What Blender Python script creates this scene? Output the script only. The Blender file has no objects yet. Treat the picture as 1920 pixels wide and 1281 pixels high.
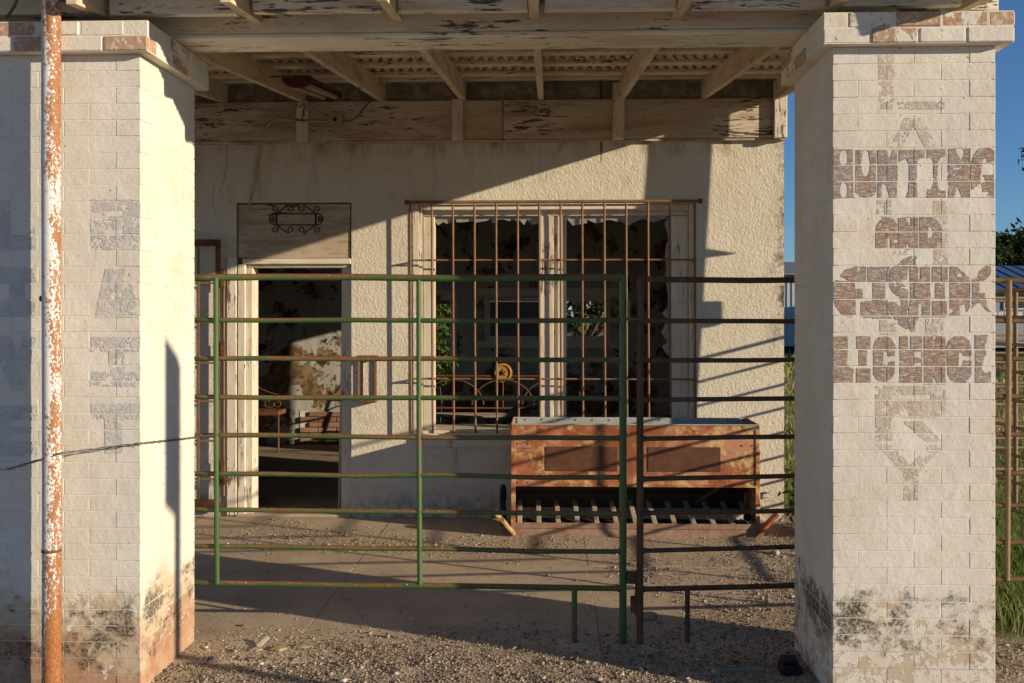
import bpy, bmesh, math, random
import numpy as np
from mathutils import Vector, Matrix
random.seed(7)
rng = np.random.default_rng(7)
scene = bpy.context.scene
COL = scene.collection

# ------------------------------------------------------------------ camera, sky, sun, exposure
F = 1867.0                       # focal length in photograph pixels
EYE = 1.56
YAW = math.atan(70.0 / F)
HOR = 590.0
cam_data = bpy.data.cameras.new('camera')
cam = bpy.data.objects.new('camera', cam_data)
COL.objects.link(cam)
cam_data.sensor_width = 36.0
cam_data.lens = 36.0 * F / 1920.0
cam_data.shift_y = -(640.5 - HOR) / 1920.0
cam_data.clip_start = 0.05
cam_data.clip_end = 2000.0
cam.location = (0, 0, EYE)
cam.rotation_euler = (math.radians(90), 0, YAW)
scene.camera = cam

SUN_TO = Vector((2.35, -1.0, 0.61)).normalized()      # towards the sun
SUN_EL = math.asin(SUN_TO.z)
SUN_AZ = math.atan2(SUN_TO.x, SUN_TO.y)
world = bpy.data.worlds.new('World')
scene.world = world
world.use_nodes = True
wn = world.node_tree
wn.nodes.clear()
sky = wn.nodes.new('ShaderNodeTexSky')
sky.sky_type = 'NISHITA'
sky.sun_disc = False
sky.sun_elevation = SUN_EL
sky.sun_rotation = SUN_AZ
sky.altitude = 1200
sky.air_density = 1.0
sky.dust_density = 0.1
sky.ozone_density = 5.5
bg = wn.nodes.new('ShaderNodeBackground')
bg.inputs['Strength'].default_value = 0.09
wo = wn.nodes.new('ShaderNodeOutputWorld')
wn.links.new(sky.outputs['Color'], bg.inputs['Color'])
wn.links.new(bg.outputs[0], wo.inputs[0])

sun_data = bpy.data.lights.new('sun', 'SUN')
sun_data.energy = 5.0
sun_data.color = (1.0, 0.825, 0.60)
sun_data.angle = math.radians(0.5)
sun = bpy.data.objects.new('sun', sun_data)
sun.rotation_euler = (-SUN_TO).to_track_quat('-Z', 'Y').to_euler()
COL.objects.link(sun)

scene.view_settings.view_transform = 'Standard'
scene.view_settings.look = 'None'
scene.view_settings.exposure = 0.32
scene.view_settings.gamma = 1.0
scene.view_settings.use_curve_mapping = False
scene.render.engine = 'CYCLES'
scene.cycles.use_denoising = True
scene.cycles.max_bounces = 8
scene.cycles.diffuse_bounces = 5
scene.cycles.sample_clamp_indirect = 6.0

# ------------------------------------------------------------------ measuring helpers
cT, sT = math.cos(YAW), math.sin(YAW)
def at(px, py, Y):
    """point of the place seen at a photograph pixel, on the upright plane y = Y"""
    u = (px - 960.0) / F; v = (HOR - py) / F
    dx, dy = -sT + u * cT, cT + u * sT
    return Vector((Y * dx / dy, Y, EYE + v * Y / dy))
def gr(px, py, z=0.0):
    """point of the level plane z seen at a photograph pixel"""
    u = (px - 960.0) / F; v = (HOR - py) / F
    dx, dy = -sT + u * cT, cT + u * sT
    t = (z - EYE) / v
    return Vector((dx * t, dy * t, z))
def ax(px, Y): return at(px, HOR, Y).x
def az(py, Y, px=1000): return at(px, py, Y).z

# ------------------------------------------------------------------ object helpers
def link(o, parent=None):
    COL.objects.link(o)
    if parent is not None: o.parent = parent
    return o
def tag(o, label=None, cat=None, group=None, kind=None):
    if label: o['label'] = label
    if cat: o['category'] = cat
    if group: o['group'] = group
    if kind: o['kind'] = kind
    return o
def thing(name, label, cat, loc=(0, 0, 0), group=None, rotz=0.0):
    o = bpy.data.objects.new(name, None)
    o.location = loc; o.rotation_euler = (0, 0, rotz)
    o.empty_display_size = 0.1
    link(o)
    return tag(o, label, cat, group)

class MB:
    """collects shapes; build() links them as ONE mesh object"""
    def __init__(s): s.v = []; s.f = []; s.sm = []
    def add(s, vs, fs, smooth=False):
        n = len(s.v)
        s.v.extend([tuple(p) for p in vs])
        s.f.extend([tuple(i + n for i in f) for f in fs])
        s.sm.extend([smooth] * len(fs))
        return s
    def box(s, x0, x1, y0, y1, z0, z1, b=0.0, M=None):
        if x0 > x1: x0, x1 = x1, x0
        if y0 > y1: y0, y1 = y1, y0
        if z0 > z1: z0, z1 = z1, z0
        if b <= 0:
            vs = [(x, y, z) for x in (x0, x1) for y in (y0, y1) for z in (z0, z1)]
            fs = [(0, 1, 3, 2), (4, 6, 7, 5), (0, 4, 5, 1), (2, 3, 7, 6), (0, 2, 6, 4), (1, 5, 7, 3)]
        else:
            b = min(b, (x1 - x0) * .45, (y1 - y0) * .45, (z1 - z0) * .45)
            vs, fs = chamfer(x0, x1, y0, y1, z0, z1, b)
        if M is not None: vs = [M @ Vector(p) for p in vs]
        return s.add(vs, fs)
    def bar(s, a, b, w, h, roll=0.0, bev=0.0):
        """square-section bar from a to b"""
        a = Vector(a); b = Vector(b); d = b - a; L = d.length
        q = d.to_track_quat('Z', 'Y').to_matrix().to_4x4()
        M = Matrix.Translation(a) @ q @ Matrix.Rotation(roll, 4, 'Z')
        return s.box(-w / 2, w / 2, -h / 2, h / 2, 0, L, bev, M)
    def tube(s, pts, r, n=10, cap=True, rs=None):
        pts = [Vector(p) for p in pts]; m = len(pts)
        vs = []; up = None
        for i, p in enumerate(pts):
            t = (pts[min(i + 1, m - 1)] - pts[max(i - 1, 0)]).normalized()
            if up is None:
                up = Vector((0, 0, 1)) if abs(t.z) < .9 else Vector((0, 1, 0))
            e1 = (up - t * up.dot(t))
            if e1.length < 1e-5: e1 = Vector((1, 0, 0)) - t * t.x
            e1.normalize(); e2 = t.cross(e1); up = e1
            rr = rs[i] if rs else r
            for k in range(n):
                a = 2 * math.pi * k / n
                vs.append(p + e1 * (rr * math.cos(a)) + e2 * (rr * math.sin(a)))
        fs = []
        for i in range(m - 1):
            for k in range(n):
                a, b = i * n + k, i * n + (k + 1) % n
                fs.append((a, b, b + n, a + n))
        s.add(vs, fs, True)
        if cap:
            s.add(vs[:n], [tuple(range(n))[::-1]]); s.add(vs[-n:], [tuple(range(n))])
        return s
    def disc(s, c, axis, r, h, n=20):
        c = Vector(c); axis = Vector(axis).normalized()
        return s.tube([c - axis * h / 2, c + axis * h / 2], r, n)
    def ball(s, c, r, n=10, m=6, sc=(1, 1, 1)):
        vs = [(c[0], c[1], c[2] + r * sc[2])]
        for i in range(1, m):
            t = math.pi * i / m
            for k in range(n):
                a = 2 * math.pi * k / n
                vs.append((c[0] + r * sc[0] * math.sin(t) * math.cos(a), c[1] + r * sc[1] * math.sin(t) * math.sin(a), c[2] + r * sc[2] * math.cos(t)))
        vs.append((c[0], c[1], c[2] - r * sc[2]))
        fs = [(0, 1 + k, 1 + (k + 1) % n) for k in range(n)]
        for i in range(m - 2):
            for k in range(n):
                a = 1 + i * n + k; b = 1 + i * n + (k + 1) % n
                fs.append((a, a + n, b + n, b))
        e = len(vs) - 1; o = 1 + (m - 2) * n
        fs += [(e, o + (k + 1) % n, o + k) for k in range(n)]
        return s.add(vs, fs, True)
    def prism(s, poly, a0, a1, axis='y'):
        """poly of (u, v); extruded along the axis between a0 and a1"""
        def p(u, v, a):
            return (u, a, v) if axis == 'y' else ((a, u, v) if axis == 'x' else (u, v, a))
        n = len(poly)
        vs = [p(u, v, a0) for u, v in poly] + [p(u, v, a1) for u, v in poly]
        fs = [tuple(range(n)), tuple(range(2 * n - 1, n - 1, -1))]
        fs += [(i, i + n, (i + 1) % n + n, (i + 1) % n) for i in range(n)]
        return s.add(vs, fs)
    def mesh(s, name, mat):
        me = bpy.data.meshes.new(name)
        me.from_pydata(s.v, [], s.f)
        me.polygons.foreach_set('use_smooth', s.sm)
        bm = bmesh.new(); bm.from_mesh(me)
        bmesh.ops.recalc_face_normals(bm, faces=bm.faces)
        bm.to_mesh(me); bm.free()
        me.materials.append(mat); me.update()
        return me
    def build(s, name, mat, parent=None, loc=(0, 0, 0)):
        o = bpy.data.objects.new(name, s.mesh(name, mat))
        o.location = loc
        return link(o, parent)

_ch = {}
def chamfer(x0, x1, y0, y1, z0, z1, b):
    vs = []; idx = {}
    X, Y, Z = (x0, x1), (y0, y1), (z0, z1)
    for i in (0, 1):
        for j in (0, 1):
            for k in (0, 1):
                ox, oy, oz = (b if i == 0 else -b), (b if j == 0 else -b), (b if k == 0 else -b)
                idx[i, j, k, 0] = len(vs); vs.append((X[i], Y[j] + oy, Z[k] + oz))
                idx[i, j, k, 1] = len(vs); vs.append((X[i] + ox, Y[j], Z[k] + oz))
                idx[i, j, k, 2] = len(vs); vs.append((X[i] + ox, Y[j] + oy, Z[k]))
    fs = []
    q = ((0, 0), (1, 0), (1, 1), (0, 1))
    for i in (0, 1): fs.append(tuple(idx[i, a, c, 0] for a, c in q))
    for j in (0, 1): fs.append(tuple(idx[a, j, c, 1] for a, c in q))
    for k in (0, 1): fs.append(tuple(idx[a, c, k, 2] for a, c in q))
    for a in (0, 1):
        for c in (0, 1):
            fs.append((idx[a, c, 0, 0], idx[a, c, 1, 0], idx[a, c, 1, 1], idx[a, c, 0, 1]))
            fs.append((idx[a, 0, c, 0], idx[a, 1, c, 0], idx[a, 1, c, 2], idx[a, 0, c, 2]))
            fs.append((idx[0, a, c, 1], idx[1, a, c, 1], idx[1, a, c, 2], idx[0, a, c, 2]))
    for i in (0, 1):
        for j in (0, 1):
            for k in (0, 1):
                fs.append((idx[i, j, k, 0], idx[i, j, k, 1], idx[i, j, k, 2]))
    return vs, fs
def place(name, me, loc, parent=None, rot=(0, 0, 0), scale=(1, 1, 1)):
    o = bpy.data.objects.new(name, me)
    o.location = loc; o.rotation_euler = rot; o.scale = scale
    return link(o, parent)
def fast_mesh(name, V, Fc, mat, attr=None, parent=None):
    """big mesh from arrays: V (n,3), Fc (m,k); attr = per-point tone"""
    me = bpy.data.meshes.new(name)
    k = Fc.shape[1]
    me.vertices.add(len(V)); me.vertices.foreach_set('co', np.ascontiguousarray(V, dtype=np.float32).ravel())
    me.loops.add(Fc.size); me.loops.foreach_set('vertex_index', np.ascontiguousarray(Fc, dtype=np.int32).ravel())
    me.polygons.add(len(Fc)); me.polygons.foreach_set('loop_start', np.arange(0, Fc.size, k, dtype=np.int32))
    me.update(calc_edges=True)
    if attr is not None:
        a = me.attributes.new('tone', 'FLOAT', 'POINT')
        a.data.foreach_set('value', np.ascontiguousarray(attr, dtype=np.float32))
    me.materials.append(mat)
    o = bpy.data.objects.new(name, me)
    return link(o, parent)
def wall_mesh(x0, x1, z0, z1, holes, y0, y1):
    """upright wall between planes y0 < y1 with rectangular holes (hx0,hx1,hz0,hz1); reveals included"""
    xs = sorted({x0, x1, *[h[0] for h in holes], *[h[1] for h in holes]})
    zs = sorted({z0, z1, *[h[2] for h in holes], *[h[3] for h in holes]})
    solid = lambda i, k: 0 <= i < len(xs) - 1 and 0 <= k < len(zs) - 1 and not any(
        h[0] - 1e-6 <= xs[i] and xs[i + 1] <= h[1] + 1e-6 and h[2] - 1e-6 <= zs[k] and zs[k + 1] <= h[3] + 1e-6 for h in holes)
    m = MB()
    for i in range(len(xs) - 1):
        for k in range(len(zs) - 1):
            if not solid(i, k): continue
            a, b, c, d = xs[i], xs[i + 1], zs[k], zs[k + 1]
            m.add([(a, y0, c), (b, y0, c), (b, y0, d), (a, y0, d)], [(0, 1, 2, 3)])
            m.add([(a, y1, c), (b, y1, c), (b, y1, d), (a, y1, d)], [(3, 2, 1, 0)])
            if not solid(i - 1, k): m.add([(a, y0, c), (a, y0, d), (a, y1, d), (a, y1, c)], [(0, 1, 2, 3)])
            if not solid(i + 1, k): m.add([(b, y0, c), (b, y1, c), (b, y1, d), (b, y0, d)], [(0, 1, 2, 3)])
            if not solid(i, k - 1): m.add([(a, y0, c), (a, y1, c), (b, y1, c), (b, y0, c)], [(0, 1, 2, 3)])
            if not solid(i, k + 1): m.add([(a, y0, d), (b, y0, d), (b, y1, d), (a, y1, d)], [(0, 1, 2, 3)])
    v = np.array(m.v)
    return m
def swap_xy(m):
    m.v = [(y, x, z) for x, y, z in m.v]; return m

# ------------------------------------------------------------------ material helpers
class NT:
    def __init__(s, name, rough=0.8, spec=0.3, metal=0.0):
        s.m = bpy.data.materials.new(name); s.m.use_nodes = True
        s.t = s.m.node_tree; s.t.nodes.clear()
        s.out = s.n('ShaderNodeOutputMaterial'); s.b = s.n('ShaderNodeBsdfPrincipled')
        s.l(s.b.outputs[0], s.out.inputs[0])
        s.b.inputs['Roughness'].default_value = rough
        s.b.inputs['Specular IOR Level'].default_value = spec
        s.b.inputs['Metallic'].default_value = metal
        s._geo = None; s._tc = None
    def n(s, t): return s.t.nodes.new(t)
    def l(s, a, b): s.t.links.new(a, b)
    def val(s, sock, v):
        if hasattr(v, 'links') or isinstance(v, bpy.types.NodeSocket): s.l(v, sock)
        elif isinstance(v, (tuple, list)) and len(v) == 3 and sock.type == 'RGBA': sock.default_value = (*v, 1)
        else: sock.default_value = v
    @property
    def pos(s):
        if s._geo is None: s._geo = s.n('ShaderNodeNewGeometry')
        return s._geo.outputs['Position']
    @property
    def obj(s):
        if s._tc is None: s._tc = s.n('ShaderNodeTexCoord')
        return s._tc.outputs['Object']
    @property
    def rnd(s): return s.n('ShaderNodeObjectInfo').outputs['Random']
    def attr(s, name):
        a = s.n('ShaderNodeAttribute'); a.attribute_name = name; return a.outputs['Fac']
    def xyz(s, v):
        x = s.n('ShaderNodeSeparateXYZ'); s.l(v, x.inputs[0]); return x.outputs
    def scale(s, v, sc, off=None):
        m = s.n('ShaderNodeMapping'); s.l(v, m.inputs[0]); m.inputs['Scale'].default_value = sc
        if off is not None: s.val(m.inputs['Location'], off)
        return m.outputs[0]
    def shift(s, v, r):
        """moves the pattern by a random amount for each object"""
        c = s.n('ShaderNodeVectorMath'); c.operation = 'ADD'; s.l(v, c.inputs[0])
        k = s.math('MULTIPLY', r, 37.0); cx = s.n('ShaderNodeCombineXYZ')
        for i in range(3): s.l(k, cx.inputs[i])
        s.l(cx.outputs[0], c.inputs[1]); return c.outputs[0]
    def noise(s, v, sc, det=4, rough=.55, dist=0.0):
        n = s.n('ShaderNodeTexNoise'); s.l(v, n.inputs['Vector'])
        n.inputs['Scale'].default_value = sc; n.inputs['Detail'].default_value = det
        n.inputs['Roughness'].default_value = rough; n.inputs['Distortion'].default_value = dist
        return n.outputs[0]
    def vor(s, v, sc, feat='F1', out='Distance'):
        n = s.n('ShaderNodeTexVoronoi'); n.feature = feat; s.l(v, n.inputs['Vector'])
        n.inputs['Scale'].default_value = sc; return n.outputs[out]
    def math(s, op, a, b=0.0, c=None, clamp=False):
        n = s.n('ShaderNodeMath'); n.operation = op; n.use_clamp = clamp
        s.val(n.inputs[0], a); s.val(n.inputs[1], b)
        if c is not None: s.val(n.inputs[2], c)
        return n.outputs[0]
    def mr(s, v, a, b, c=0.0, d=1.0, smooth=True):
        n = s.n('ShaderNodeMapRange'); n.clamp = True
        if smooth: n.interpolation_type = 'SMOOTHSTEP'
        s.val(n.inputs[0], v)
        for i, q in enumerate((a, b, c, d)): s.val(n.inputs[i + 1], q)
        return n.outputs[0]
    def mix(s, f, a, b, mode='MIX'):
        n = s.n('ShaderNodeMix'); n.data_type = 'RGBA'; n.blend_type = mode
        s.val(n.inputs[0], f); s.val(n.inputs[6], a); s.val(n.inputs[7], b)
        return n.outputs[2]
    def color(s, c): s.val(s.b.inputs['Base Color'], c); return s
    def rough(s, r): s.val(s.b.inputs['Roughness'], r); return s
    def bump(s, h, dist=0.003, strength=1.0):
        n = s.n('ShaderNodeBump'); s.val(n.inputs['Height'], h)
        n.inputs['Distance'].default_value = dist; n.inputs['Strength'].default_value = strength
        s.l(n.outputs[0], s.b.inputs['Normal']); return s

def m_painted_brick(name, wear_top, mold_lo, mold_hi, mold_amt, bare_amt, cap=False, brick_top=.5):
    k = NT(name, .85, .15); P = k.pos; z = k.xyz(P)[2]
    r = k.rnd
    n1 = k.noise(P, 3.0, 5, .6); n2 = k.noise(P, 14, 5, .65); n3 = k.noise(P, 60, 4, .6); n4 = k.noise(P, 7, 6, .7, .4)
    fine = k.noise(P, 260, 3, .6)
    paint = k.mix(k.mr(n1, .35, .7), (.66, .63, .56), (.745, .715, .645))
    paint = k.mix(k.mr(r, 0, 1, 0, .14), paint, (.60, .55, .46))
    paint = k.mix(k.mr(n2, .56, .74, 0, .35), paint, (.62, .54, .41))
    paint = k.mix(k.mr(n3, .63, .72, 0, .45), paint, (.42, .32, .22))
    soft = k.noise(P, 5, 6, .68); pits = k.noise(P, 48, 3, .5)
    paint = k.mix(k.mr(soft, .50, .70, 0, .45), paint, (.63, .53, .38))
    paint = k.mix(k.mr(pits, .705, .74, 0, .8), paint, (.26, .19, .13))
    pc = k.noise(k.scale(P, (1, 1, 1.8)), 7, 7, .72, .3)
    chip = k.mr(pc, .725, .74)
    paint = k.mix(k.math('MULTIPLY', chip, .8), paint, (.46, .33, .22))
    brick = k.mix(k.mr(r, 0, 1), (.38, .20, .13), (.44, .27, .17))
    brick = k.mix(k.mr(n2, .4, .65), brick, (.46, .32, .21))
    plaster = k.mix(n2, (.50, .40, .27), (.58, .50, .38))
    if cap:
        f = k.mr(k.math('ADD', k.math('MULTIPLY', n4, .8), k.math('MULTIPLY', k.math('SUBTRACT', r, .40), .42)), .44, .50)
        fine_w = k.mr(k.noise(P, 45, 5, .7), .42, .5)
        f = k.math('MULTIPLY', f, k.mr(fine_w, 0, 1, .45, 1))
        c = k.mix(f, paint, brick)
        bare = f
    else:
        zz = k.math('ADD', z, k.math('MULTIPLY', k.math('SUBTRACT', k.noise(P, 3.2, 6, .7, .3), .5), .9))
        bare0 = k.mr(zz, wear_top, wear_top - .14)
        pk = k.mr(k.math('ADD', k.math('MULTIPLY', k.noise(P, 8, 7, .72, .3), .65), k.math('MULTIPLY', k.noise(P, 30, 5, .7), .35)), .5 - bare_amt, .52 - bare_amt)
        bare0 = k.math('MULTIPLY', bare0, pk)
        f2 = k.mr(zz, wear_top * brick_top, wear_top * brick_top - .1)
        mid = k.mix(f2, plaster, brick)
        c = k.mix(bare0, paint, mid)
        zm = k.math('ADD', z, k.math('MULTIPLY', k.math('SUBTRACT', k.noise(P, 11, 6, .72), .5), .42))
        mz = k.math('MULTIPLY', k.mr(zm, mold_lo - .04, mold_lo + .03), k.mr(zm, mold_hi + .03, mold_hi - .05))
        mold = k.math('MULTIPLY', mz, k.mr(k.math('ADD', k.math('MULTIPLY', k.noise(P, 9, 8, .75), .6), k.math('MULTIPLY', k.noise(P, 3.1, 3, .5), .4)), .5 - mold_amt, .58 - mold_amt))
        mold = k.math('MULTIPLY', mold, k.mr(k.noise(P, 80, 4, .7), .35, .6, .35, 1))
        c = k.mix(mold, c, (.085, .07, .052))
        bare = bare0
    k.color(c)
    h = k.math('ADD', k.math('MULTIPLY', n3, .5), k.math('MULTIPLY', fine, .15))
    h = k.math('ADD', h, k.math('MULTIPLY', n2, 1.0))
    h = k.math('ADD', h, k.math('MULTIPLY', k.noise(P, 5.5, 3, .5), 1.6))
    h = k.math('SUBTRACT', h, k.math('MULTIPLY', k.mr(pits, .70, .74), .8))
    h = k.math('SUBTRACT', h, k.math('MULTIPLY', k.math('MAXIMUM', bare, chip), .5))
    k.bump(h, .0042, .75)
    return k.m
M_brickR = m_painted_brick('painted_brick_right', 0.44, .24, .41, .045, -.005, False, .16)
M_brickL = m_painted_brick('painted_brick_left', .46, .13, .40, .02, .08, False, .58)
M_brickcap = m_painted_brick('painted_brick_cap', .4, .1, .2, 0, 0, True)

def m_mortar(name, tone):
    k = NT(name, .9, .1); P = k.pos; z = k.xyz(P)[2]
    n = k.noise(P, 8, 5, .65); n3 = k.noise(P, 90, 3)
    c = k.mix(k.mr(n, .46, .72), (.72, .68, .60), tone)
    c = k.mix(k.mr(k.math('ADD', z, k.math('MULTIPLY', n, .4)), .5, .3), c, (.44, .37, .28))
    k.color(c).bump(n3, .004, .7); return k.m
M_mortar = m_mortar('painted_mortar', (.64, .53, .37))

def m_letter(name, c0, c1, wear):
    k = NT(name, .85, .15); P = k.pos
    n = k.noise(P, 7, 5, .65); n2 = k.noise(P, 60, 4, .65); n3 = k.noise(k.scale(P, (.22, 1, 1)), 120, 5, .75); n4 = k.noise(k.scale(P, (.5, 1, 1)), 26, 6, .75)
    c = k.mix(k.mr(n, .42, .58), c0, c1)
    c = k.mix(k.mr(n4, .38, .66, 0, .5), c, tuple(q * .62 for q in c0))
    c = k.mix(k.mr(n3, .44, .68, 0, wear), c, (.60, .57, .52))
    k.color(c).bump(k.math('ADD', k.math('ADD', n2, n3), k.math('MULTIPLY', k.noise(P, 14, 5, .65), .8)), .006, .8); return k.m
M_dark_letter = m_letter('faded_brown_paint', (.36, .235, .165), (.31, .285, .265), .8)
M_ghost_letter = m_letter('ghost_tan_paint', (.62, .53, .42), (.68, .61, .52), .5)
M_blue_letter = m_letter('faded_grey_blue_paint', (.58, .58, .57), (.66, .645, .60), .8)

W_A, W_B = ax(785, 7.62), ax(1303, 7.62)
def m_stucco():
    k = NT('white_stucco', .9, .12); P = k.pos; x, y, z = k.xyz(P)
    big = k.noise(P, 1.6, 5, .6); mid = k.noise(P, 9, 5, .65)
    a = k.noise(k.scale(P, (1, 1, .8)), 62, 7, .68, .0); b = k.noise(P, 190, 3, .5)
    c = k.mix(k.mr(big, .35, .7), (.68, .62, .50), (.75, .695, .57))
    c = k.mix(k.mr(mid, .52, .75, 0, .5), c, (.52, .43, .30))
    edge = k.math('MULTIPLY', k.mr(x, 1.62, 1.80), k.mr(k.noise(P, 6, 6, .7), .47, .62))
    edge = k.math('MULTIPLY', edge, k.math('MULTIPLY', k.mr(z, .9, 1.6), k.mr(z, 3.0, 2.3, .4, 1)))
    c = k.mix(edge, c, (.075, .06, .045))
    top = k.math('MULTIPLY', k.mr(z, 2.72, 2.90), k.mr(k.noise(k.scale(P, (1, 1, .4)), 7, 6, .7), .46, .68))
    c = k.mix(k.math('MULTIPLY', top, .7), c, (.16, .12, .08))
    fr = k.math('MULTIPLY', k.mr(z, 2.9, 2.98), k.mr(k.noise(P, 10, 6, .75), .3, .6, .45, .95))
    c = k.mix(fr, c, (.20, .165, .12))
    low = k.math('MULTIPLY', k.mr(z, .32, .02), k.mr(k.noise(P, 12, 6, .7), .38, .62))
    c = k.mix(k.math('MULTIPLY', low, .65), c, (.20, .17, .14))
    xd = ax(1127, 7.62); wob = k.math('MULTIPLY', k.math('SUBTRACT', k.noise(P, 9, 3), .5), .03)
    drip = k.math('MULTIPLY', k.mr(k.math('ABSOLUTE', k.math('SUBTRACT', k.math('ADD', x, wob), xd)), .011, .006), k.mr(z, 2.70, 2.74))
    c = k.mix(k.math('MULTIPLY', drip, k.mr(z, 2.9, 2.62, 1, .2)), c, (.07, .045, .03))
    run = k.math('MULTIPLY', k.mr(k.noise(k.scale(P, (1, 1, .06)), 13, 5, .7), .54, .68), k.math('MULTIPLY', k.mr(z, .15, .5), k.mr(z, .64, .58)))
    run = k.math('MULTIPLY', run, k.math('MULTIPLY', k.mr(x, W_A, W_A + .05), k.mr(x, W_B + .05, W_B)))
    c = k.mix(k.math('MULTIPLY', run, .8), c, (.22, .14, .08))
    run2 = k.math('MULTIPLY', k.mr(k.noise(k.scale(P, (1, 1, .08)), 9, 5, .7), .52, .72, 0, .5), k.mr(z, 1.6, 2.8))
    c = k.mix(run2, c, (.42, .33, .22))
    spot = k.mr(k.noise(P, 38, 3, .5), .70, .74)
    c = k.mix(k.math('MULTIPLY', spot, .5), c, (.25, .19, .13))
    k.color(c)
    h = k.math('ADD', k.math('MULTIPLY', a, 1.3), k.math('MULTIPLY', b, .5))
    h = k.math('ADD', h, k.math('MULTIPLY', k.noise(P, 28, 4, .6), .6))
    k.bump(h, .0095, .9); return k.m
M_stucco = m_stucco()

def m_wood(name, paint0, paint1, bare, peel, grain='x', dirty=.4):
    k = NT(name, .75, .2); P = k.shift(k.pos, k.rnd)
    sc = {'x': (.12, 1, 1), 'y': (1, .12, 1), 'z': (1, 1, .12)}[grain]
    g = k.scale(P, sc)
    n = k.math('ADD', k.math('MULTIPLY', k.noise(g, 60, 6, .7), .62), k.math('MULTIPLY', k.noise(g, 15, 5, .65), .38)); fine = k.noise(g, 190, 4, .65); big = k.noise(P, 2.2, 5, .6)
    c = k.mix(k.mr(big, .35, .7), paint0, paint1)
    c = k.mix(k.mr(k.noise(g, 9, 6, .75), .46, .72, 0, dirty), c, (.30, .20, .11))
    c = k.mix(k.mr(k.noise(g, 48, 5, .7), .5, .7, 0, dirty * .6), c, (.26, .17, .09))
    f = k.mr(k.math('ADD', n, k.math('MULTIPLY', k.math('SUBTRACT', big, .5), .6)), peel + .012, peel + .035)
    specks = k.mr(k.noise(P, 70, 4, .6), .69, .72)
    c = k.mix(specks, c, (.16, .11, .07))
    wood = k.mix(fine, tuple(q * .55 for q in bare), bare)
    c = k.mix(f, c, wood)
    crack = k.mr(k.noise(g, 70, 3, .5), .72, .76)
    c = k.mix(crack, c, (.06, .045, .03))
    k.color(c)
    k.bump(k.math('SUBTRACT', k.math('MULTIPLY', fine, .5), k.math('ADD', f, crack)), .003, .7); return k.m
WP0, WP1 = (.68, .60, .46), (.78, .71, .58)
M_wood_x = m_wood('weathered_white_wood', WP0, WP1, (.19, .15, .115), .61, 'x', .6)
M_wood_beam = m_wood('weathered_white_beam', (.69, .655, .565), (.79, .755, .66), (.16, .145, .135), .575, 'x', .5)
M_wood_y = m_wood('weathered_white_rafter', (.64, .53, .37), (.75, .65, .49), (.22, .155, .095), .63, 'y', .7)
M_wood_z = m_wood('weathered_white_post', (.64, .57, .45), (.74, .69, .58), (.23, .18, .135), .59, 'z', .6)
M_wood_old = m_wood('bare_grey_wood', (.30, .26, .21), (.40, .35, .28), (.13, .10, .08), .60, 'x', .6)
M_header = m_wood('stained_header_board', (.46, .38, .27), (.62, .54, .42), (.15, .095, .055), .60, 'x', .95)
M_panel = m_wood('stained_transom_board', (.42, .34, .24), (.58, .50, .39), (.15, .10, .06), .60, 'x', 1.0)

def m_rust(name, cols, base=None, base_amt=0.0, rough=.75, sc=12.0, metal=0.0, bmp=.0015, axis=(1, 1, 1)):
    k = NT(name, rough, .12 if rough > .8 else .3, metal); P = k.scale(k.pos, axis)
    n = k.noise(P, sc, 7, .7, .3); n2 = k.noise(P, sc * 5, 5, .65); n3 = k.noise(P, sc * .35, 4, .6)
    c = k.mix(k.mr(n, .35, .65), cols[0], cols[1])
    c = k.mix(k.mr(n2, .5, .7, 0, .7), c, cols[2])
    if base is not None:
        f = k.mr(k.math('ADD', k.math('MULTIPLY', n, .6), k.math('MULTIPLY', n3, .4)), .5 - base_amt, .56 - base_amt, 1, 0)
        f = k.math('MULTIPLY', f, k.mr(n2, .66, .6))
        c = k.mix(f, c, base)
    k.color(c).bump(k.math('ADD', n2, n), bmp, .7); return k.m
RUST = ((.11, .045, .022), (.19, .08, .035), (.06, .03, .02))
M_green = None
def m_green(thr=0.0):
    k = NT('green_painted_pipe', .5, .4); P = k.shift(k.pos, k.rnd)
    P2 = k.scale(P, (.35, 1, 1)); nz = k.xyz(k._geo.outputs['Normal'])[2]
    n = k.noise(P2, 14, 7, .7, .3); n2 = k.noise(P, 90, 5, .65); n3 = k.noise(P, 1.3, 4, .6)
    g = k.mix(k.mr(n3, .35, .65), (.045, .105, .03), (.075, .135, .04))
    r = k.mix(k.mr(n2, .4, .65), (.15, .07, .03), (.22, .125, .055))
    f = k.math('ADD', k.math('ADD', k.math('MULTIPLY', n, .62), k.math('MULTIPLY', n3, .38)), k.math('MULTIPLY', nz, .12))
    f = k.mr(f, .485 + thr, .565 + thr)
    c = k.mix(f, g, r)
    drop = k.math('MULTIPLY', k.mr(k.noise(P, 45, 2, .4), .745, .765), k.mr(nz, .15, .5))
    c = k.mix(drop, c, (.75, .74, .70))
    k.color(c).bump(k.math('ADD', f, n2), .001, .6); return k.m
M_green = m_green()
M_greener = m_green(.07)
M_darkgate = m_rust('dark_rusty_pipe', ((.10, .063, .038), (.15, .095, .055), (.055, .036, .026)), None, 0, .9)
M_corral = m_rust('tan_rusty_pipe', ((.22, .15, .085), (.28, .19, .11), (.14, .07, .035)), None)
M_iron = m_rust('rusted_iron', RUST)
M_grille = m_rust('brown_rust_grille', ((.20, .105, .058), (.26, .145, .08), (.11, .055, .032)))
M_blackiron = m_rust('black_wrought_iron', ((.02, .016, .013), (.035, .025, .02), (.05, .028, .018)))
M_dark = m_rust('black_rubber_and_shade', ((.012, .012, .012), (.02, .02, .02), (.03, .028, .026)))  # rubber parts, and the painted shade under the house

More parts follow.
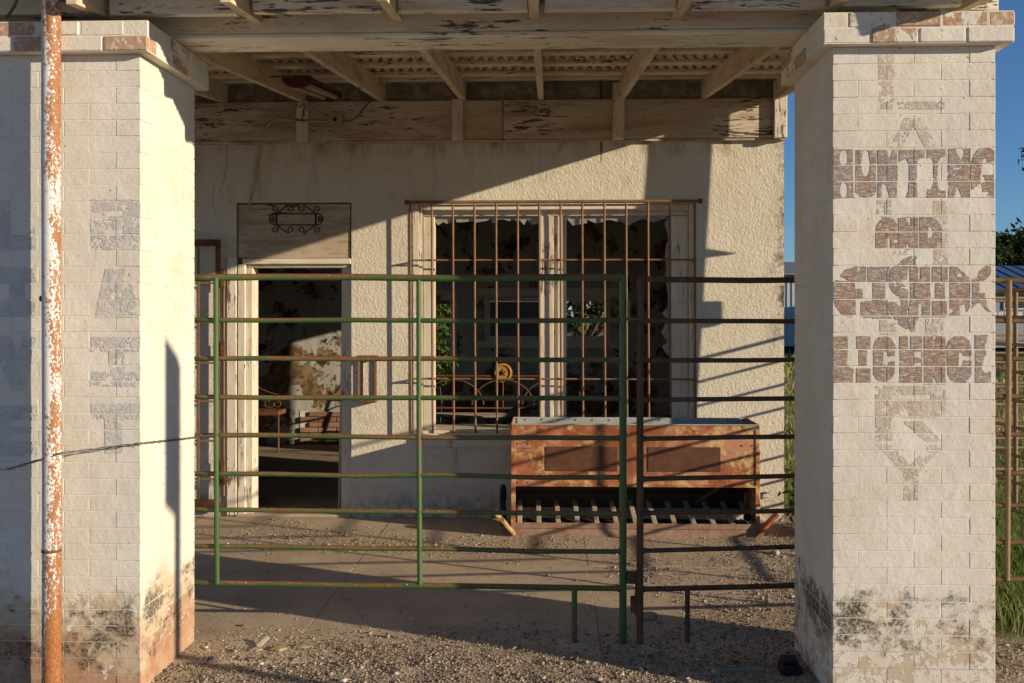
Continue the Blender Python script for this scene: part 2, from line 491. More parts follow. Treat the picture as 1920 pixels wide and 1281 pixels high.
def m_pole():
    k = NT('white_pipe_with_rust', .6, .35); P = k.pos; x, y, z = k.xyz(k.obj)
    st = k.noise(k.scale(P, (1, 1, .22)), 26, 7, .72); sp = k.noise(P, 85, 5, .7); big = k.noise(k.scale(P, (1, 1, .5)), 2.2, 4, .6)
    side = k.mr(x, -.037, .037, -.14, .06, False)
    sp2 = k.noise(k.scale(P, (1, 1, .6)), 130, 4, .7)
    f = k.math('ADD', k.math('ADD', k.math('MULTIPLY', st, .30), k.math('MULTIPLY', sp, .26)), k.math('MULTIPLY', sp2, .30))
    f = k.math('ADD', f, k.math('MULTIPLY', big, .26))
    f = k.math('ADD', k.math('MULTIPLY', k.math('SUBTRACT', f, .555), 2.1), .5)
    f = k.math('ADD', f, side); f = k.math('ADD', f, k.mr(z, .55, .1, 0, .14))
    m = k.mr(f, .49, .57)
    white = k.mix(big, (.62, .63, .62), (.74, .73, .69))
    rust = k.mix(k.mr(sp, .35, .65), (.24, .085, .026), (.40, .175, .06))
    rust = k.mix(k.mr(st, .6, .75, 0, .6), rust, (.11, .04, .018))
    k.color(k.mix(m, white, rust)).bump(k.math('ADD', m, sp), .0015, .7); return k.m
M_pole = m_pole()

def m_feeder():
    k = NT('rusty_orange_sheet', .65, .3); P = k.pos
    big = k.noise(P, 2.1, 6, .6, .6); mid = k.noise(P, 6.5, 7, .72, .8); fine = k.noise(P, 40, 6, .72)
    wig = k.noise(k.scale(P, (.45, 1, 1.3)), 13, 7, .78, 2.2)
    c = k.mix(k.mr(mid, .38, .62), (.29, .085, .036), (.42, .155, .072))
    c = k.mix(k.mr(k.noise(P, 3.3, 4, .55), .50, .60, 0, .85), c, (.54, .27, .17))
    c = k.mix(k.math('MULTIPLY', k.mr(k.noise(P, 4.7, 6, .65, .5), .50, .58), k.mr(mid, .40, .55)), c, (.62, .45, .19))
    c = k.mix(k.mr(big, .50, .58, 0, .8), c, (.24, .075, .03))
    c = k.mix(k.mr(wig, .58, .63, 0, .85), c, (.15, .048, .022))
    c = k.mix(k.mr(fine, .56, .70, 0, .6), c, (.17, .06, .028))
    k.color(c).bump(k.math('ADD', wig, fine), .003, .7); return k.m
M_feeder = m_feeder()
M_plate = m_rust('dark_brown_rust', ((.10, .042, .022), (.14, .06, .034), (.06, .028, .018)))
M_galv = m_rust('dull_zinc', ((.34, .38, .35), (.42, .45, .42), (.26, .27, .24)), None, 0, .55)
M_feeder_in = m_rust('dark_green_rust', ((.035, .04, .022), (.07, .045, .025), (.05, .025, .015)))
M_slat = m_rust('pale_slat', ((.42, .34, .23), (.54, .45, .33), (.24, .16, .09)))  # colour raised to carry the sunlight on the slats
M_lip = m_rust('dusty_rust_lip', ((.23, .12, .075), (.30, .20, .14), (.36, .28, .21)))

def m_corr():
    k = NT('whitish_corrugated_iron', .65, .3); P = k.pos
    n = k.noise(k.scale(P, (1, .3, 1)), 9, 6, .65); n2 = k.noise(P, 4, 5, .6)
    c = k.mix(k.mr(n2, .35, .65), (.48, .41, .30), (.62, .54, .42))
    c = k.mix(k.mr(n, .55, .7, 0, .8), c, (.22, .13, .07))
    k.color(c).bump(n, .001, .5); return k.m
M_corr = m_corr()

def m_concrete():
    k = NT('dusty_concrete', .9, .12); P = k.shift(k.pos, k.rnd)
    n = k.noise(P, 2.4, 6, .65); n2 = k.noise(P, 30, 5, .65); n3 = k.noise(P, 170, 3, .6)
    c = k.mix(k.mr(n, .35, .65), (.40, .31, .215), (.49, .39, .28))
    c = k.mix(k.mr(n2, .55, .72, 0, .5), c, (.28, .21, .145))
    c = k.mix(k.mr(n3, .62, .7, 0, .5), c, (.55, .46, .35))
    k.color(c).bump(k.math('ADD', k.math('MULTIPLY', n2, .6), k.math('MULTIPLY', n3, .35)), .005, .7); return k.m
M_conc = m_concrete()
def m_floor():
    k = NT('dirty_interior_floor', .9, .1); P = k.pos
    n = k.noise(P, 3, 6, .65); n2 = k.noise(P, 40, 4)
    c = k.mix(k.mr(n, .35, .65), (.22, .175, .125), (.32, .26, .19))
    k.color(c).bump(n2, .004, .6); return k.m
M_floor = m_floor()

def m_ground():
    k = NT('dirt_and_grass_ground', .95, .08); P = k.pos; x, y, z = k.xyz(P)
    n = k.noise(P, .35, 6, .6); n2 = k.noise(P, 6, 6, .65); n3 = k.noise(P, 90, 4, .65)
    dirt = k.mix(k.mr(n2, .35, .65), (.35, .275, .195), (.45, .36, .26))
    dirt = k.mix(k.mr(n3, .55, .68, 0, .6), dirt, (.17, .13, .10))
    dirt = k.mix(k.mr(n3, .36, .28, 0, .6), dirt, (.52, .45, .35))
    dry = k.mix(k.mr(n2, .35, .65), (.24, .185, .085), (.31, .245, .12))
    grn = k.mix(k.mr(n2, .35, .65), (.075, .105, .03), (.12, .145, .045))
    gs = k.mix(k.mr(k.math('ADD', n, k.math('MULTIPLY', n2, .3)), .55, .75), grn, dry)
    f = k.math('MAXIMUM', k.mr(k.math('ADD', x, k.math('MULTIPLY', n2, .9)), 2.3, 2.9), k.mr(y, 8.3, 9.5))
    f = k.math('MULTIPLY', f, k.mr(k.math('ADD', y, n2), 4.9, 5.6))
    k.color(k.mix(f, dirt, gs))
    k.bump(k.math('ADD', k.math('MULTIPLY', n3, .8), n2), .012, .8); return k.m
M_ground = m_ground()
def m_tone(name, stops, rough=.85, noise_sc=0):
    k = NT(name, rough, .2); t = k.attr('tone')
    r = k.n('ShaderNodeValToRGB'); k.l(t, r.inputs[0])
    e = r.color_ramp.elements
    e[0].position, e[0].color = stops[0][0], (*stops[0][1], 1)
    e[1].position, e[1].color = stops[-1][0], (*stops[-1][1], 1)
    for p, c in stops[1:-1]:
        q = e.new(p); q.color = (*c, 1)
    c = r.outputs[0]
    if noise_sc:
        n = k.noise(k.pos, noise_sc, 4); c = k.mix(k.mr(n, .4, .7, 0, .5), c, (.18, .15, .12))
    k.color(c); return k
M_gravel = m_tone('mixed_gravel', [(0, (.07, .055, .045)), (.25, (.20, .155, .11)), (.6, (.36, .285, .20)), (.85, (.47, .39, .285)), (1, (.62, .55, .45))], .85, 150).m
def m_leaf(name, stops, transl=.35):
    k = m_tone(name, stops, .6)
    tr = k.n('ShaderNodeBsdfTranslucent'); ms = k.n('ShaderNodeMixShader'); ms.inputs[0].default_value = transl
    src = k.b.inputs['Base Color'].links[0].from_socket
    k.l(src, tr.inputs[0]); k.l(k.b.outputs[0], ms.inputs[1]); k.l(tr.outputs[0], ms.inputs[2]); k.l(ms.outputs[0], k.out.inputs[0])
    return k.m
M_grass = m_leaf('grass_blades', [(0, (.09, .15, .03)), (.5, (.16, .23, .055)), (.8, (.29, .28, .10)), (1, (.42, .34, .17))])
M_weed = m_leaf('weed_leaves', [(0, (.04, .10, .018)), (1, (.10, .19, .035))])
M_tree = m_leaf('tree_leaves', [(0, (.035, .055, .016)), (.6, (.07, .095, .028)), (1, (.11, .135, .042))])
M_bark = m_rust('bark', ((.09, .07, .05), (.14, .11, .08), (.05, .04, .03)))
M_dry = m_tone('dry_straw', [(0, (.24, .17, .09)), (1, (.40, .32, .20))]).m

def m_inner():
    k = NT('peeling_plaster', .9, .1); P = k.pos; z = k.xyz(P)[2]
    n = k.noise(P, 2.6, 8, .68, .25); n2 = k.noise(P, 16, 5, .65); st = k.noise(k.scale(P, (1, 1, .15)), 11, 4, .6)
    c = k.mix(k.mr(st, .35, .7), (.36, .355, .31), (.46, .45, .40))
    low = k.mr(z, 1.15, .6, 0, .07)
    f = k.mr(k.math('ADD', n, low), .545, .56)
    c = k.mix(f, c, k.mix(k.mr(n2, .35, .65), (.10, .062, .036), (.30, .20, .115)))
    f2 = k.mr(k.noise(P, 3.3, 8, .72, .4), .60, .615)
    c = k.mix(f2, c, (.05, .034, .024))
    k.color(c).bump(k.math('SUBTRACT', k.math('MULTIPLY', n2, .3), f), .006, .7); return k.m
M_inner = m_inner()
def m_redbrick():
    k = NT('bare_red_brick', .9, .1); r = k.rnd; P = k.pos
    c = k.mix(r, (.27, .15, .095), (.38, .245, .165)); n = k.noise(k.scale(P, (.3, 1, 2.5)), 40, 5, .65)
    k.color(k.mix(k.mr(n, .45, .7, 0, .7), c, (.17, .085, .055))).bump(n, .004, .7); return k.m
M_redbrick = m_redbrick()
M_dim = None
def m_plain(name, c, rough=.7, spec=.3, metal=0, var=.3, sc=20):
    k = NT(name, rough, spec, metal); n = k.noise(k.pos, sc, 5, .65)
    k.color(k.mix(k.mr(n, .35, .7, 0, 1), c, tuple(q * (1 - var) for q in c))).bump(n, .001, .4); return k.m
M_dim = m_plain('darkened_plaster', (.07, .06, .05), .9, .1, 0, .4, 4)  # ceiling and end wall coloured dark to keep the room in shade
M_dullglass = m_plain('dusty_dark_blue_screen', (.055, .065, .09), .35, .5)
M_medal = m_plain('golden_star_paint', (.55, .28, .06), .45, .5, 0, .45, 70)
M_medal_d = m_plain('dark_star_paint', (.06, .035, .02), .5)
M_porcelain = m_plain('stained_porcelain', (.42, .38, .31), .5)
M_darkred = m_plain('dark_red_enamel', (.10, .022, .016), .5)
M_tubelamp = m_plain('dead_lamp_tube', (.42, .35, .25), .4)
M_stone = m_plain('pale_stone', (.42, .40, .36), .85, .2, 0, .3, 60)
M_tanstone = m_plain('tan_stone', (.40, .30, .19), .9, .2, 0, .35, 50)
M_wire = m_plain('dull_grey_wire', (.13, .12, .12), .5, .4, .3)
M_polewood = m_wood('utility_pole_wood', (.20, .14, .09), (.26, .19, .13), (.12, .09, .06), .7, 'z')
M_signback = m_plain('sign_metal', (.40, .40, .40), .45, .4, .4)
M_bluroof = m_plain('blue_metal_roofing', (.07, .13, .24), .4, .4)
M_shedwall = m_plain('pale_blue_metal_siding', (.42, .48, .56), .5, .3)
M_shedroof = m_plain('grey_metal_roofing', (.20, .21, .23), .5, .3)
M_siding = m_plain('weathered_grey_siding', (.30, .33, .37), .7)
M_whitetrim = m_plain('white_trim', (.68, .68, .66), .6)
M_darkwin = m_plain('dark_window_glass', (.03, .04, .05), .1, .6)
def m_glass():
    k = NT('dirty_window_glass', .25, .5); n = k.noise(k.pos, 18, 5, .65)
    t = k.n('ShaderNodeBsdfTransparent'); ms = k.n('ShaderNodeMixShader'); k.l(k.mr(n, .3, .7, .45, .75), ms.inputs[0])
    k.color((.42, .41, .38)); k.l(t.outputs[0], ms.inputs[1]); k.l(k.b.outputs[0], ms.inputs[2]); k.l(ms.outputs[0], k.out.inputs[0]); return k.m
M_glass = m_glass()

# ================================================================== LARGE STRUCTURE
YF, YB = 4.06, 4.69            # pillar front and back
YW = 7.62                      # front of the stucco wall
WT = 0.25                      # wall thickness
YBK = 11.85                    # inner face of the back wall
XR = ax(1470, YW)              # right corner of the building
XL = -4.2

# ---- ground
def value_noise(x, y, sc, seed):
    r = np.random.default_rng(seed).random((64, 64))
    u = x * sc; v = y * sc
    i = np.floor(u).astype(int); j = np.floor(v).astype(int); fu = u - i; fv = v - j
    fu = fu * fu * (3 - 2 * fu); fv = fv * fv * (3 - 2 * fv)
    g = lambda a, b: r[a % 64, b % 64]
    return (g(i, j) * (1 - fu) + g(i + 1, j) * fu) * (1 - fv) + (g(i, j + 1) * (1 - fu) + g(i + 1, j + 1) * fu) * fv
def gx_lines():
    a = [-900, -300, -100, -40, -15, -7]; b = list(np.arange(-4.5, 6.01, .035)); c = [8, 12, 20, 40, 100, 300, 900]
    return np.array(a + b + c)
def gy_lines():
    a = [-200, -50, -10, 0, 1.5]; b = list(np.arange(2.6, 8.4, .035)); c = [10, 13, 18, 30, 50, 100, 300, 900]
    return np.array(a + b + c)
gx, gy = gx_lines(), gy_lines()
GX, GY = np.meshgrid(gx, gy)
GZ = (value_noise(GX, GY, 1.3, 1) - .5) * .03 + (value_noise(GX, GY, 9, 2) - .5) * .012 + (value_noise(GX, GY, 24, 3) - .5) * .006
near = ((GX > -4.4) & (GX < 5.9) & (GY > 2.7) & (GY < 8.3))
GZ = np.where(near, GZ - .002, -.012)
GZ = np.where(near & (GY > 4.4), GZ * np.clip((4.9 - GY) / .5, 0, 1) - .006 * np.clip((GY - 4.4) / .2, 0, 1), GZ)
slabzone = (GX < 2.05) & (GY > 4.5) & (GY < 12.4)
GZ = np.where(slabzone, np.minimum(GZ, -.007), GZ)
nx, ny = len(gx), len(gy)
idx = np.arange(nx * ny).reshape(ny, nx)
quads = np.stack([idx[:-1, :-1], idx[:-1, 1:], idx[1:, 1:], idx[1:, :-1]], -1).reshape(-1, 4)
ground = fast_mesh('ground', np.stack([GX, GY, GZ], -1).reshape(-1, 3), quads, M_ground)
tag(ground, kind='structure')

# ---- porch floor of cast slabs
xs_s = [-4.2, -2.64, -1.2, .24, 1.62]; ys_s = [4.42, 6.18, YW - .004]
porch = bpy.data.objects.new('porch_floor', None); link(porch); tag(porch, kind='structure')
porch.location = (0, 0, 0)
for i in range(4):
    for j in range(2):
        g = .0012
        dz = random.uniform(-.003, .003)
        MB().box(xs_s[i] + g, xs_s[i + 1] - g, ys_s[j] + g, ys_s[j + 1] - (g if j == 0 else 0), -.10, .004 + dz, .002).build('concrete_slab', M_conc, porch)

# ---- the building
bld = thing('store_building', 'whitewashed stucco roadside store with barred window and open doorway', 'building', (0, YW, 0))
def bpart(mb, name, mat, parent=None):
    """part built in world coordinates under the building (or a sub-part under a part)"""
    o = mb.build(name, mat, parent or bld)
    o.matrix_parent_inverse = Matrix.Identity(4)
    if parent is None: o.location = (0, -YW, 0)
    return o
D0, D1, DTOP = ax(443, YW), ax(659, YW), at(550, 380, YW).z       # doorway with transom board
W0, W1 = ax(785, YW), ax(1303, YW)
WZ0, WZ1 = at(900, 814, YW).z, at(1000, 383, YW).z
WALLTOP = 3.75
wm = wall_mesh(XL, XR, -.05, WALLTOP, [(D0, D1, 0.0, DTOP), (W0, W1, WZ0, WZ1)], YW, YW + WT)
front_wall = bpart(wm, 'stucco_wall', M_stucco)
# side wall on the sunny side, two openings
SW = [(8.75, 9.55, .95, 2.50), (9.78, 10.62, .95, 2.50)]
sm = wall_mesh(YW + WT, YBK + WT, -.05, WALLTOP, SW, XR - WT, XR - .002)
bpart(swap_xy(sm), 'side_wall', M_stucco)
for a, b, c, d in SW:
    m = MB()
    m.box(XR - .16, XR - .10, a + .001, a + .05, c + .001, d - .001, .003); m.box(XR - .16, XR - .10, b - .05, b - .001, c + .001, d - .001, .003)
    m.box(XR - .158, XR - .102, a + .05, b - .05, c + .001, c + .05); m.box(XR - .158, XR - .102, a + .05, b - .05, d - .05, d - .001)
    bpart(m, 'side_window_frame', M_wood_z)
# back wall with a wide window
BW0, BW1 = ax(908, YBK), ax(1145, YBK)
BZ0, BZ1 = at(1000, 640, YBK).z, at(1000, 556, YBK).z
bpart(wall_mesh(XL, XR - WT - .002, -.05, WALLTOP, [(BW0, BW1, BZ0, BZ1)], YBK, YBK + WT), 'back_wall', M_inner)
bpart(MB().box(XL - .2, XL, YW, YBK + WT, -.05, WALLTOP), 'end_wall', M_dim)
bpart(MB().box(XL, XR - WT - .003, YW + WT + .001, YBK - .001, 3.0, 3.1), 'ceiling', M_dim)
bpart(MB().box(XL - .2, XR, YW + .01, YBK + WT, WALLTOP + .002, WALLTOP + .12), 'flat_roof', M_shedroof)
bpart(MB().box(XL, XR - WT - .003, YW + .001, YBK - .001, -.08, .0), 'interior_floor', M_floor)
bw = MB()
for z0, z1 in ((BZ0, BZ0 + .06), (BZ1 - .06, BZ1)): bw.box(BW0 + .001, BW1 - .001, YBK - .025, YBK + .06, z0 + (.001 if z0 == BZ0 else 0), z1 - (.001 if z1 == BZ1 else 0), .003)
for x in (BW0 + .035, ax(1035, YBK), BW1 - .035): bw.box(x - .034, x + .034, YBK - .022, YBK + .058, BZ0 + .061, BZ1 - .061, .003)
bwf = bpart(bw, 'back_window_frame', M_wood_x)
cap_trim = MB().box(BW0 - .09, BW1 + .09, YBK - .03, YBK - .001, BZ1 + .001, BZ1 + .10, .004).box(BW0 - .09, BW1 + .09, YBK - .045, YBK - .001, BZ0 - .08, BZ0 - .001, .004)
bpart(cap_trim, 'back_window_trim', M_wood_x)
MB().box(BW0 + .07, ax(1035, YBK) - .036, YBK + .02, YBK + .025, BZ0 + .062, BZ1 - .062).build('dark_pane', M_dullglass, bwf)

# bare brick showing where the plaster has fallen
bmesh_in = MB().box(-.1045, .1045, -.012, .02, -.028, .028, .004).mesh('bare_brick', M_redbrick)
bk = bpart(MB().box(-2.99, -1.85, YBK - .007, YBK - .0015, .02, .40), 'fallen_plaster_patch', M_mortar)
for r in range(6):
    for c in range(6):
        x = -2.88 + c * .22 - (.11 if r % 2 else 0)
        if x < -2.9 or x > -1.9: continue
        place('brick', bmesh_in, (x, YBK - .02, .05 + r * .064), bk)
x0, x1 = ax(815, YBK), ax(856, YBK)
bk = bpart(MB().box(x0 - .25, x1, YBK - .007, YBK - .0015, .9, 1.85), 'fallen_plaster_patch', M_mortar)
for r in range(14):
    for c in range(3):
        x = x0 - .14 + c * .22 - (.11 if r % 2 else 0)
        if x > x1 - .08: continue
        place('brick', bmesh_in, (x, YBK - .02, .93 + r * .064), bk)

# ledger board along the wall head, with short studs
YL = 7.572
LZ0, LZ1 = at(900, 261, YL).z, at(900, 188, YL).z
led = [(-4.2, ax(943, YL) - .003), (ax(943, YL) + .003, ax(1474, YL))]
for a, b in led:
    bpart(MB().box(a, b, YL, YW - .002, LZ0, LZ1, .004), 'ledger_board', M_header)
bpart(MB().box(-4.2, ax(1473, YL), YL + .012, YW - .003, LZ0 - .022, LZ0 - .002, .003), 'ledger_strip', M_header)
for a, b, t in ((555, 577, 190), (847, 868, 185), (1149, 1171, 155), (1452, 1476, 150)):
    bpart(MB().box(ax(a, YL - .045), ax(b, YL - .045), YL - .047, YL - .001, LZ0 - .012, at(a, t, YL - .045).z, .004), 'ledger_stud', M_wood_z)

# doorway: jambs, casing, transom board, threshold
DH = at(560, 487, YW).z
def dpart(name, mb, mat=M_wood_z): return bpart(mb, name, mat)
dpart('transom_board', MB().box(D0 + .012, D1 - .012, YW + .012, YW + .04, DH + .012, DTOP - .012, .003), M_panel)
dpart('door_head', MB().box(ax(455, YW) , D1 - .003, YW - .012, YW + .16, DH - .035, DH + .008, .004).box(ax(462, YW), D1 - .02, YW + .02, YW + .15, DH - .06, DH - .036, .003), M_wood_x)
dpart('door_jamb', MB().box(ax(447, YW), ax(461, YW), YW - .02, YW + .14, .0, DH - .036, .004).box(ax(461, YW) + .001, ax(473, YW), YW + .004, YW + .16, .0, DH - .062, .003))
dpart('door_casing', MB().box(ax(427, YW), ax(445, YW), YW - .028, YW - .001, .01, DH + .02, .004))
dpart('door_jamb', MB().bar((ax(652, YW), YW + .06, .0), (ax(653, YW), YW + .06, DH - .062), .028, .12, 0, .003), M_wood_z)
dpart('door_edge', MB().bar((ax(643, YW + .2) - .0, YW + .17, .02), (ax(651, YW + .2), YW + .19, DH - .05), .035, .06, 0, .003), M_wood_old)
dpart('threshold', MB().box(D0 + .005, D1 - .005, YW - .03, YW + .2, .001, .022, .004), M_conc)
# window: frame, mullion, sill, hanging shards of glass
YG = YW + .08
wf0, wf1 = ax(795, YG), ax(1290, YG)
fr = bpart(MB().box(W0 + .001, wf0, YW + .02, YW + .12, WZ0 + .001, WZ1 - .001, .004), 'window_jamb', M_wood_z)
bpart(MB().box(wf0 + .001, ax(816, YG), YW + .045, YW + .12, WZ0 + .03, WZ1 - .09, .004), 'window_stile', M_wood_z)
bpart(MB().box(wf1, W1 - .001, YW + .02, YW + .12, WZ0 + .001, WZ1 - .001, .004), 'window_jamb', M_wood_z)
bpart(MB().box(ax(1257, YG), wf1 - .001, YW + .045, YW + .12, WZ0 + .03, WZ1 - .09, .004), 'window_stile', M_wood_z)
bpart(MB().box(wf0 + .001, wf1 - .001, YW + .025, YW + .12, WZ1 - .05, WZ1 - .001, .004).box(wf0 + .001, wf1 - .001, YW + .045, YW + .119, WZ1 - .085, WZ1 - .051, .003), 'window_head', M_wood_x)
bpart(MB().box(ax(1013, YG), ax(1038, YG), YW + .04, YW + .13, WZ0 + .03, WZ1 - .087, .004), 'mullion', M_wood_z)
bpart(MB().box(ax(1045, YG), ax(1062, YG), YW + .05, YW + .13, WZ0 + .03, WZ1 - .087, .004).box(ax(1038, YG) + .001, ax(1045, YG) - .001, YW + .075, YW + .12, WZ0 + .03, WZ1 - .087), 'mullion', M_wood_z)
bpart(MB().box(W0 - .02, W1 + .02, YW - .035, YW - .001, WZ0 - .10, WZ0 + .004, .006), 'sill_apron', M_stucco)
bpart(MB().box(W0 + .001, W1 - .001, YW + .002, YW + .42, WZ0 - .02, WZ0 + .028, .004), 'window_sill', M_wood_x)
bpart(MB().box(W0 + .03, W1 - .05, YW + .47, YW + .50, WZ0 - .015, WZ0 + .022, .004), 'sill_strip', M_wood_old)
def shards(x0, x1, z0, z1, edge, seed):
    r = random.Random(seed); m = MB()
    if edge == 'top':
        x = x0
        while x < x1 - .02:
            w = min(r.uniform(.05, .16), x1 - x); h = r.uniform(.02, .075)
            poly = [(x, z1), (x, z1 - r.uniform(.015, .05)), (x + w * r.uniform(.25, .75), z1 - h), (x + w, z1 - r.uniform(.015, .06)), (x + w, z1)]
            m.prism(poly, YG, YG + .004); x += w
    else:
        z = z1
        while z > z0 + .02:
            h = min(r.uniform(.08, .22), z - z0); w = r.uniform(.01, .07)
            m.prism([(x1, z), (x1 - r.uniform(.01, .03), z), (x1 - w, z - h * r.uniform(.3, .7)), (x1 - r.uniform(.01, .03), z - h), (x1, z - h)], YG, YG + .004); z -= h
    return m
g = bpart(shards(ax(816, YG), ax(1012, YG), 0, WZ1 - .086, 'top', 1), 'glass_shard', M_glass); g['kind'] = 'stuff'
g = bpart(shards(ax(1063, YG), ax(1256, YG), 0, WZ1 - .086, 'top', 2), 'glass_shard', M_glass); g['kind'] = 'stuff'
g = bpart(shards(0, ax(1256, YG), WZ0 + .6, WZ1 - .09, 'side', 3), 'glass_shard', M_glass); g['kind'] = 'stuff'

# hairline cracks running down the stucco on the left
def crack(pts):
    m = MB(); r = random.Random(len(pts)); P_ = []
    for (xa, ya), (xb, yb) in zip(pts[:-1], pts[1:]):
        for i in range(6): P_.append((xa + (xb - xa) * i / 6 + r.uniform(-1.5, 1.5), ya + (yb - ya) * i / 6))
    P_ = [at(x, y, YW - .0012) for x, y in P_]
    for a, b in zip(P_[:-1], P_[1:]):
        w = r.uniform(.0007, .0017)
        m.add([(a.x - w, a.y, a.z), (a.x + w, a.y, a.z), (b.x + w, b.y, b.z), (b.x - w, b.y, b.z)], [(0, 1, 2, 3)])
    return m
bpart(crack([(424, 264), (427, 300), (421, 335), (412, 362), (424, 372), (441, 380)]), 'wall_crack', M_blackiron)
bpart(crack([(402, 345), (398, 390), (410, 410), (443, 414)]), 'wall_crack', M_blackiron)

# ---- porch canopy: beam, rafters, purlins, blocking, corrugated sheets
can = thing('porch_canopy', 'lean-to porch roof of peeling rafters under corrugated iron', 'porch roof', (0, YL, 3.1))
def cpart(mb, name, mat):
    o = mb.build(name, mat, can); o.location = (0, -YL, -3.1); return o
RZ = lambda y: 2.82 + .108 * (y - 4.14)
CX0, CX1 = -4.1, 1.84
BT = 2.768
cpart(MB().box(CX0, ax(1873, 4.32), 4.32, 4.54, BT + .022, BT + .14, .004), 'beam', M_wood_beam)
cpart(MB().box(CX0, ax(1873, 4.32), 4.312, 4.536, BT, BT + .020, .004), 'beam_strip', M_wood_beam)
slope = math.atan(.108)
rafX = [-.055 + .61 * i for i in range(-6, 3)] + [1.715]
for x in rafX:
    xx = x + random.uniform(-.012, .012)
    y0, y1 = 3.88, YW - .004
    w = .02
    poly = [(y0, RZ(y0)), (y1, RZ(y1)), (y1, RZ(y1) + .14), (y0, RZ(y0) + .14)]
    cpart(MB().prism(poly, xx - w, xx + w, 'x'), 'rafter', M_wood_y)
xs_r = sorted(rafX)
for a, b in zip(xs_r[:-1], xs_r[1:]):
    cpart(MB().box(a + .035, b - .035, 4.12, 4.16, RZ(4.14) + .002 + random.uniform(-.004, .004), RZ(4.14) + .138, .003), 'blocking_board', M_wood_beam)
for y in np.arange(3.8, 7.4, .485):
    z = RZ(y) + .142
    cpart(MB().box(CX0, CX1, y - .04, y + .04, z, z + .024, .003), 'purlin', M_wood_x)
cpart(MB().box(CX0, CX1, 7.44, 7.52, RZ(7.48) + .142, RZ(7.48) + .164, .003), 'purlin', M_wood_x)
def sheet(x0, x1, dz):
    n = int((x1 - x0) / .0085); xs = np.linspace(x0, x1, n); vs = []; fs = []
    ys = [3.72, 7.6]
    for th in (0, .0012):
        for y in ys:
            for x in xs:
                vs.append((x, y, RZ(y) + (.1805 + dz + th) + .0138 * math.sin(2 * math.pi * x / .0675)))
    for i in range(n - 1):
        fs.append((i, i + 1, i + 1 + n, i + n)); o = 2 * n
        fs.append((o + i, o + i + n, o + i + 1 + n, o + i + 1))
    return MB().add(vs, fs, True)
x = CX0; k = 0
while x < CX1 - .05:
    cpart(sheet(x, min(x + .74, CX1 + .02), .0016 * (k % 2)), 'corrugated_sheet', M_corr); x += .675; k += 1
cpart(MB().bar((CX1 + .012, 3.74, RZ(3.74) + .122), (CX1 + .012, YW - .01, RZ(YW) + .122), .022, .15, 0, .003), 'barge_board', M_wood_y)

# ------------------------------------------------------------------ painted brick pillars
PH = 2.637; NCO = 39; CH = PH / NCO
BD = .1                                        # brick depth
def seg_inside(px, pz, polys):
    """even-odd test of points against polygons"""
    ins = np.zeros(px.shape, bool)
    for poly in polys:
        n = len(poly)
        for i in range(n):
            xa, za = poly[i]; xb, zb = poly[(i + 1) % n]
            if za == zb: continue
            c = ((za > pz) != (zb > pz)) & (px < (xb - xa) * (pz - za) / (zb - za) + xa)
            ins ^= c
    return ins
def mortar_core(hx, hy, H, seed):
    """four upright sheets whose depth wanders, so that paint fills some joints and leaves others open"""
    m = MB(); st = .011; nz = int((H + .08) / st)
    for (ax_, ay_, bx_, by_, nxx, nyy) in ((-hx, -hy, hx, -hy, 0, 1), (hx, -hy, hx, hy, -1, 0), (hx, hy, -hx, hy, 0, -1), (-hx, hy, -hx, -hy, 1, 0)):
        L = math.hypot(bx_ - ax_, by_ - ay_); nu = int(L / st)
        u = np.linspace(0, 1, nu + 1); z = np.linspace(-.08, H, nz + 1)
        U, Z = np.meshgrid(u, z)
        d = .0008 + .0022 * np.clip(value_noise(U * L * .7 + seed, Z + seed, 5.5, seed) * .7 + value_noise(U * L + 3, Z + 7, 26, seed + 1) * .5 - .30, 0, 1)
        edge = np.minimum(U, 1 - U) * L
        d = d + .004 * np.clip(1 - edge / .02, 0, 1)
        X = ax_ + (bx_ - ax_) * U + nxx * d; Y = ay_ + (by_ - ay_) * U + nyy * d
        idx = np.arange((nu + 1) * (nz + 1)).reshape(nz + 1, nu + 1)
        m.add(np.stack([X, Y, Z], -1).reshape(-1, 3).tolist(), np.stack([idx[:-1, :-1], idx[:-1, 1:], idx[1:, 1:], idx[1:, :-1]], -1).reshape(-1, 4).tolist(), True)
    return m
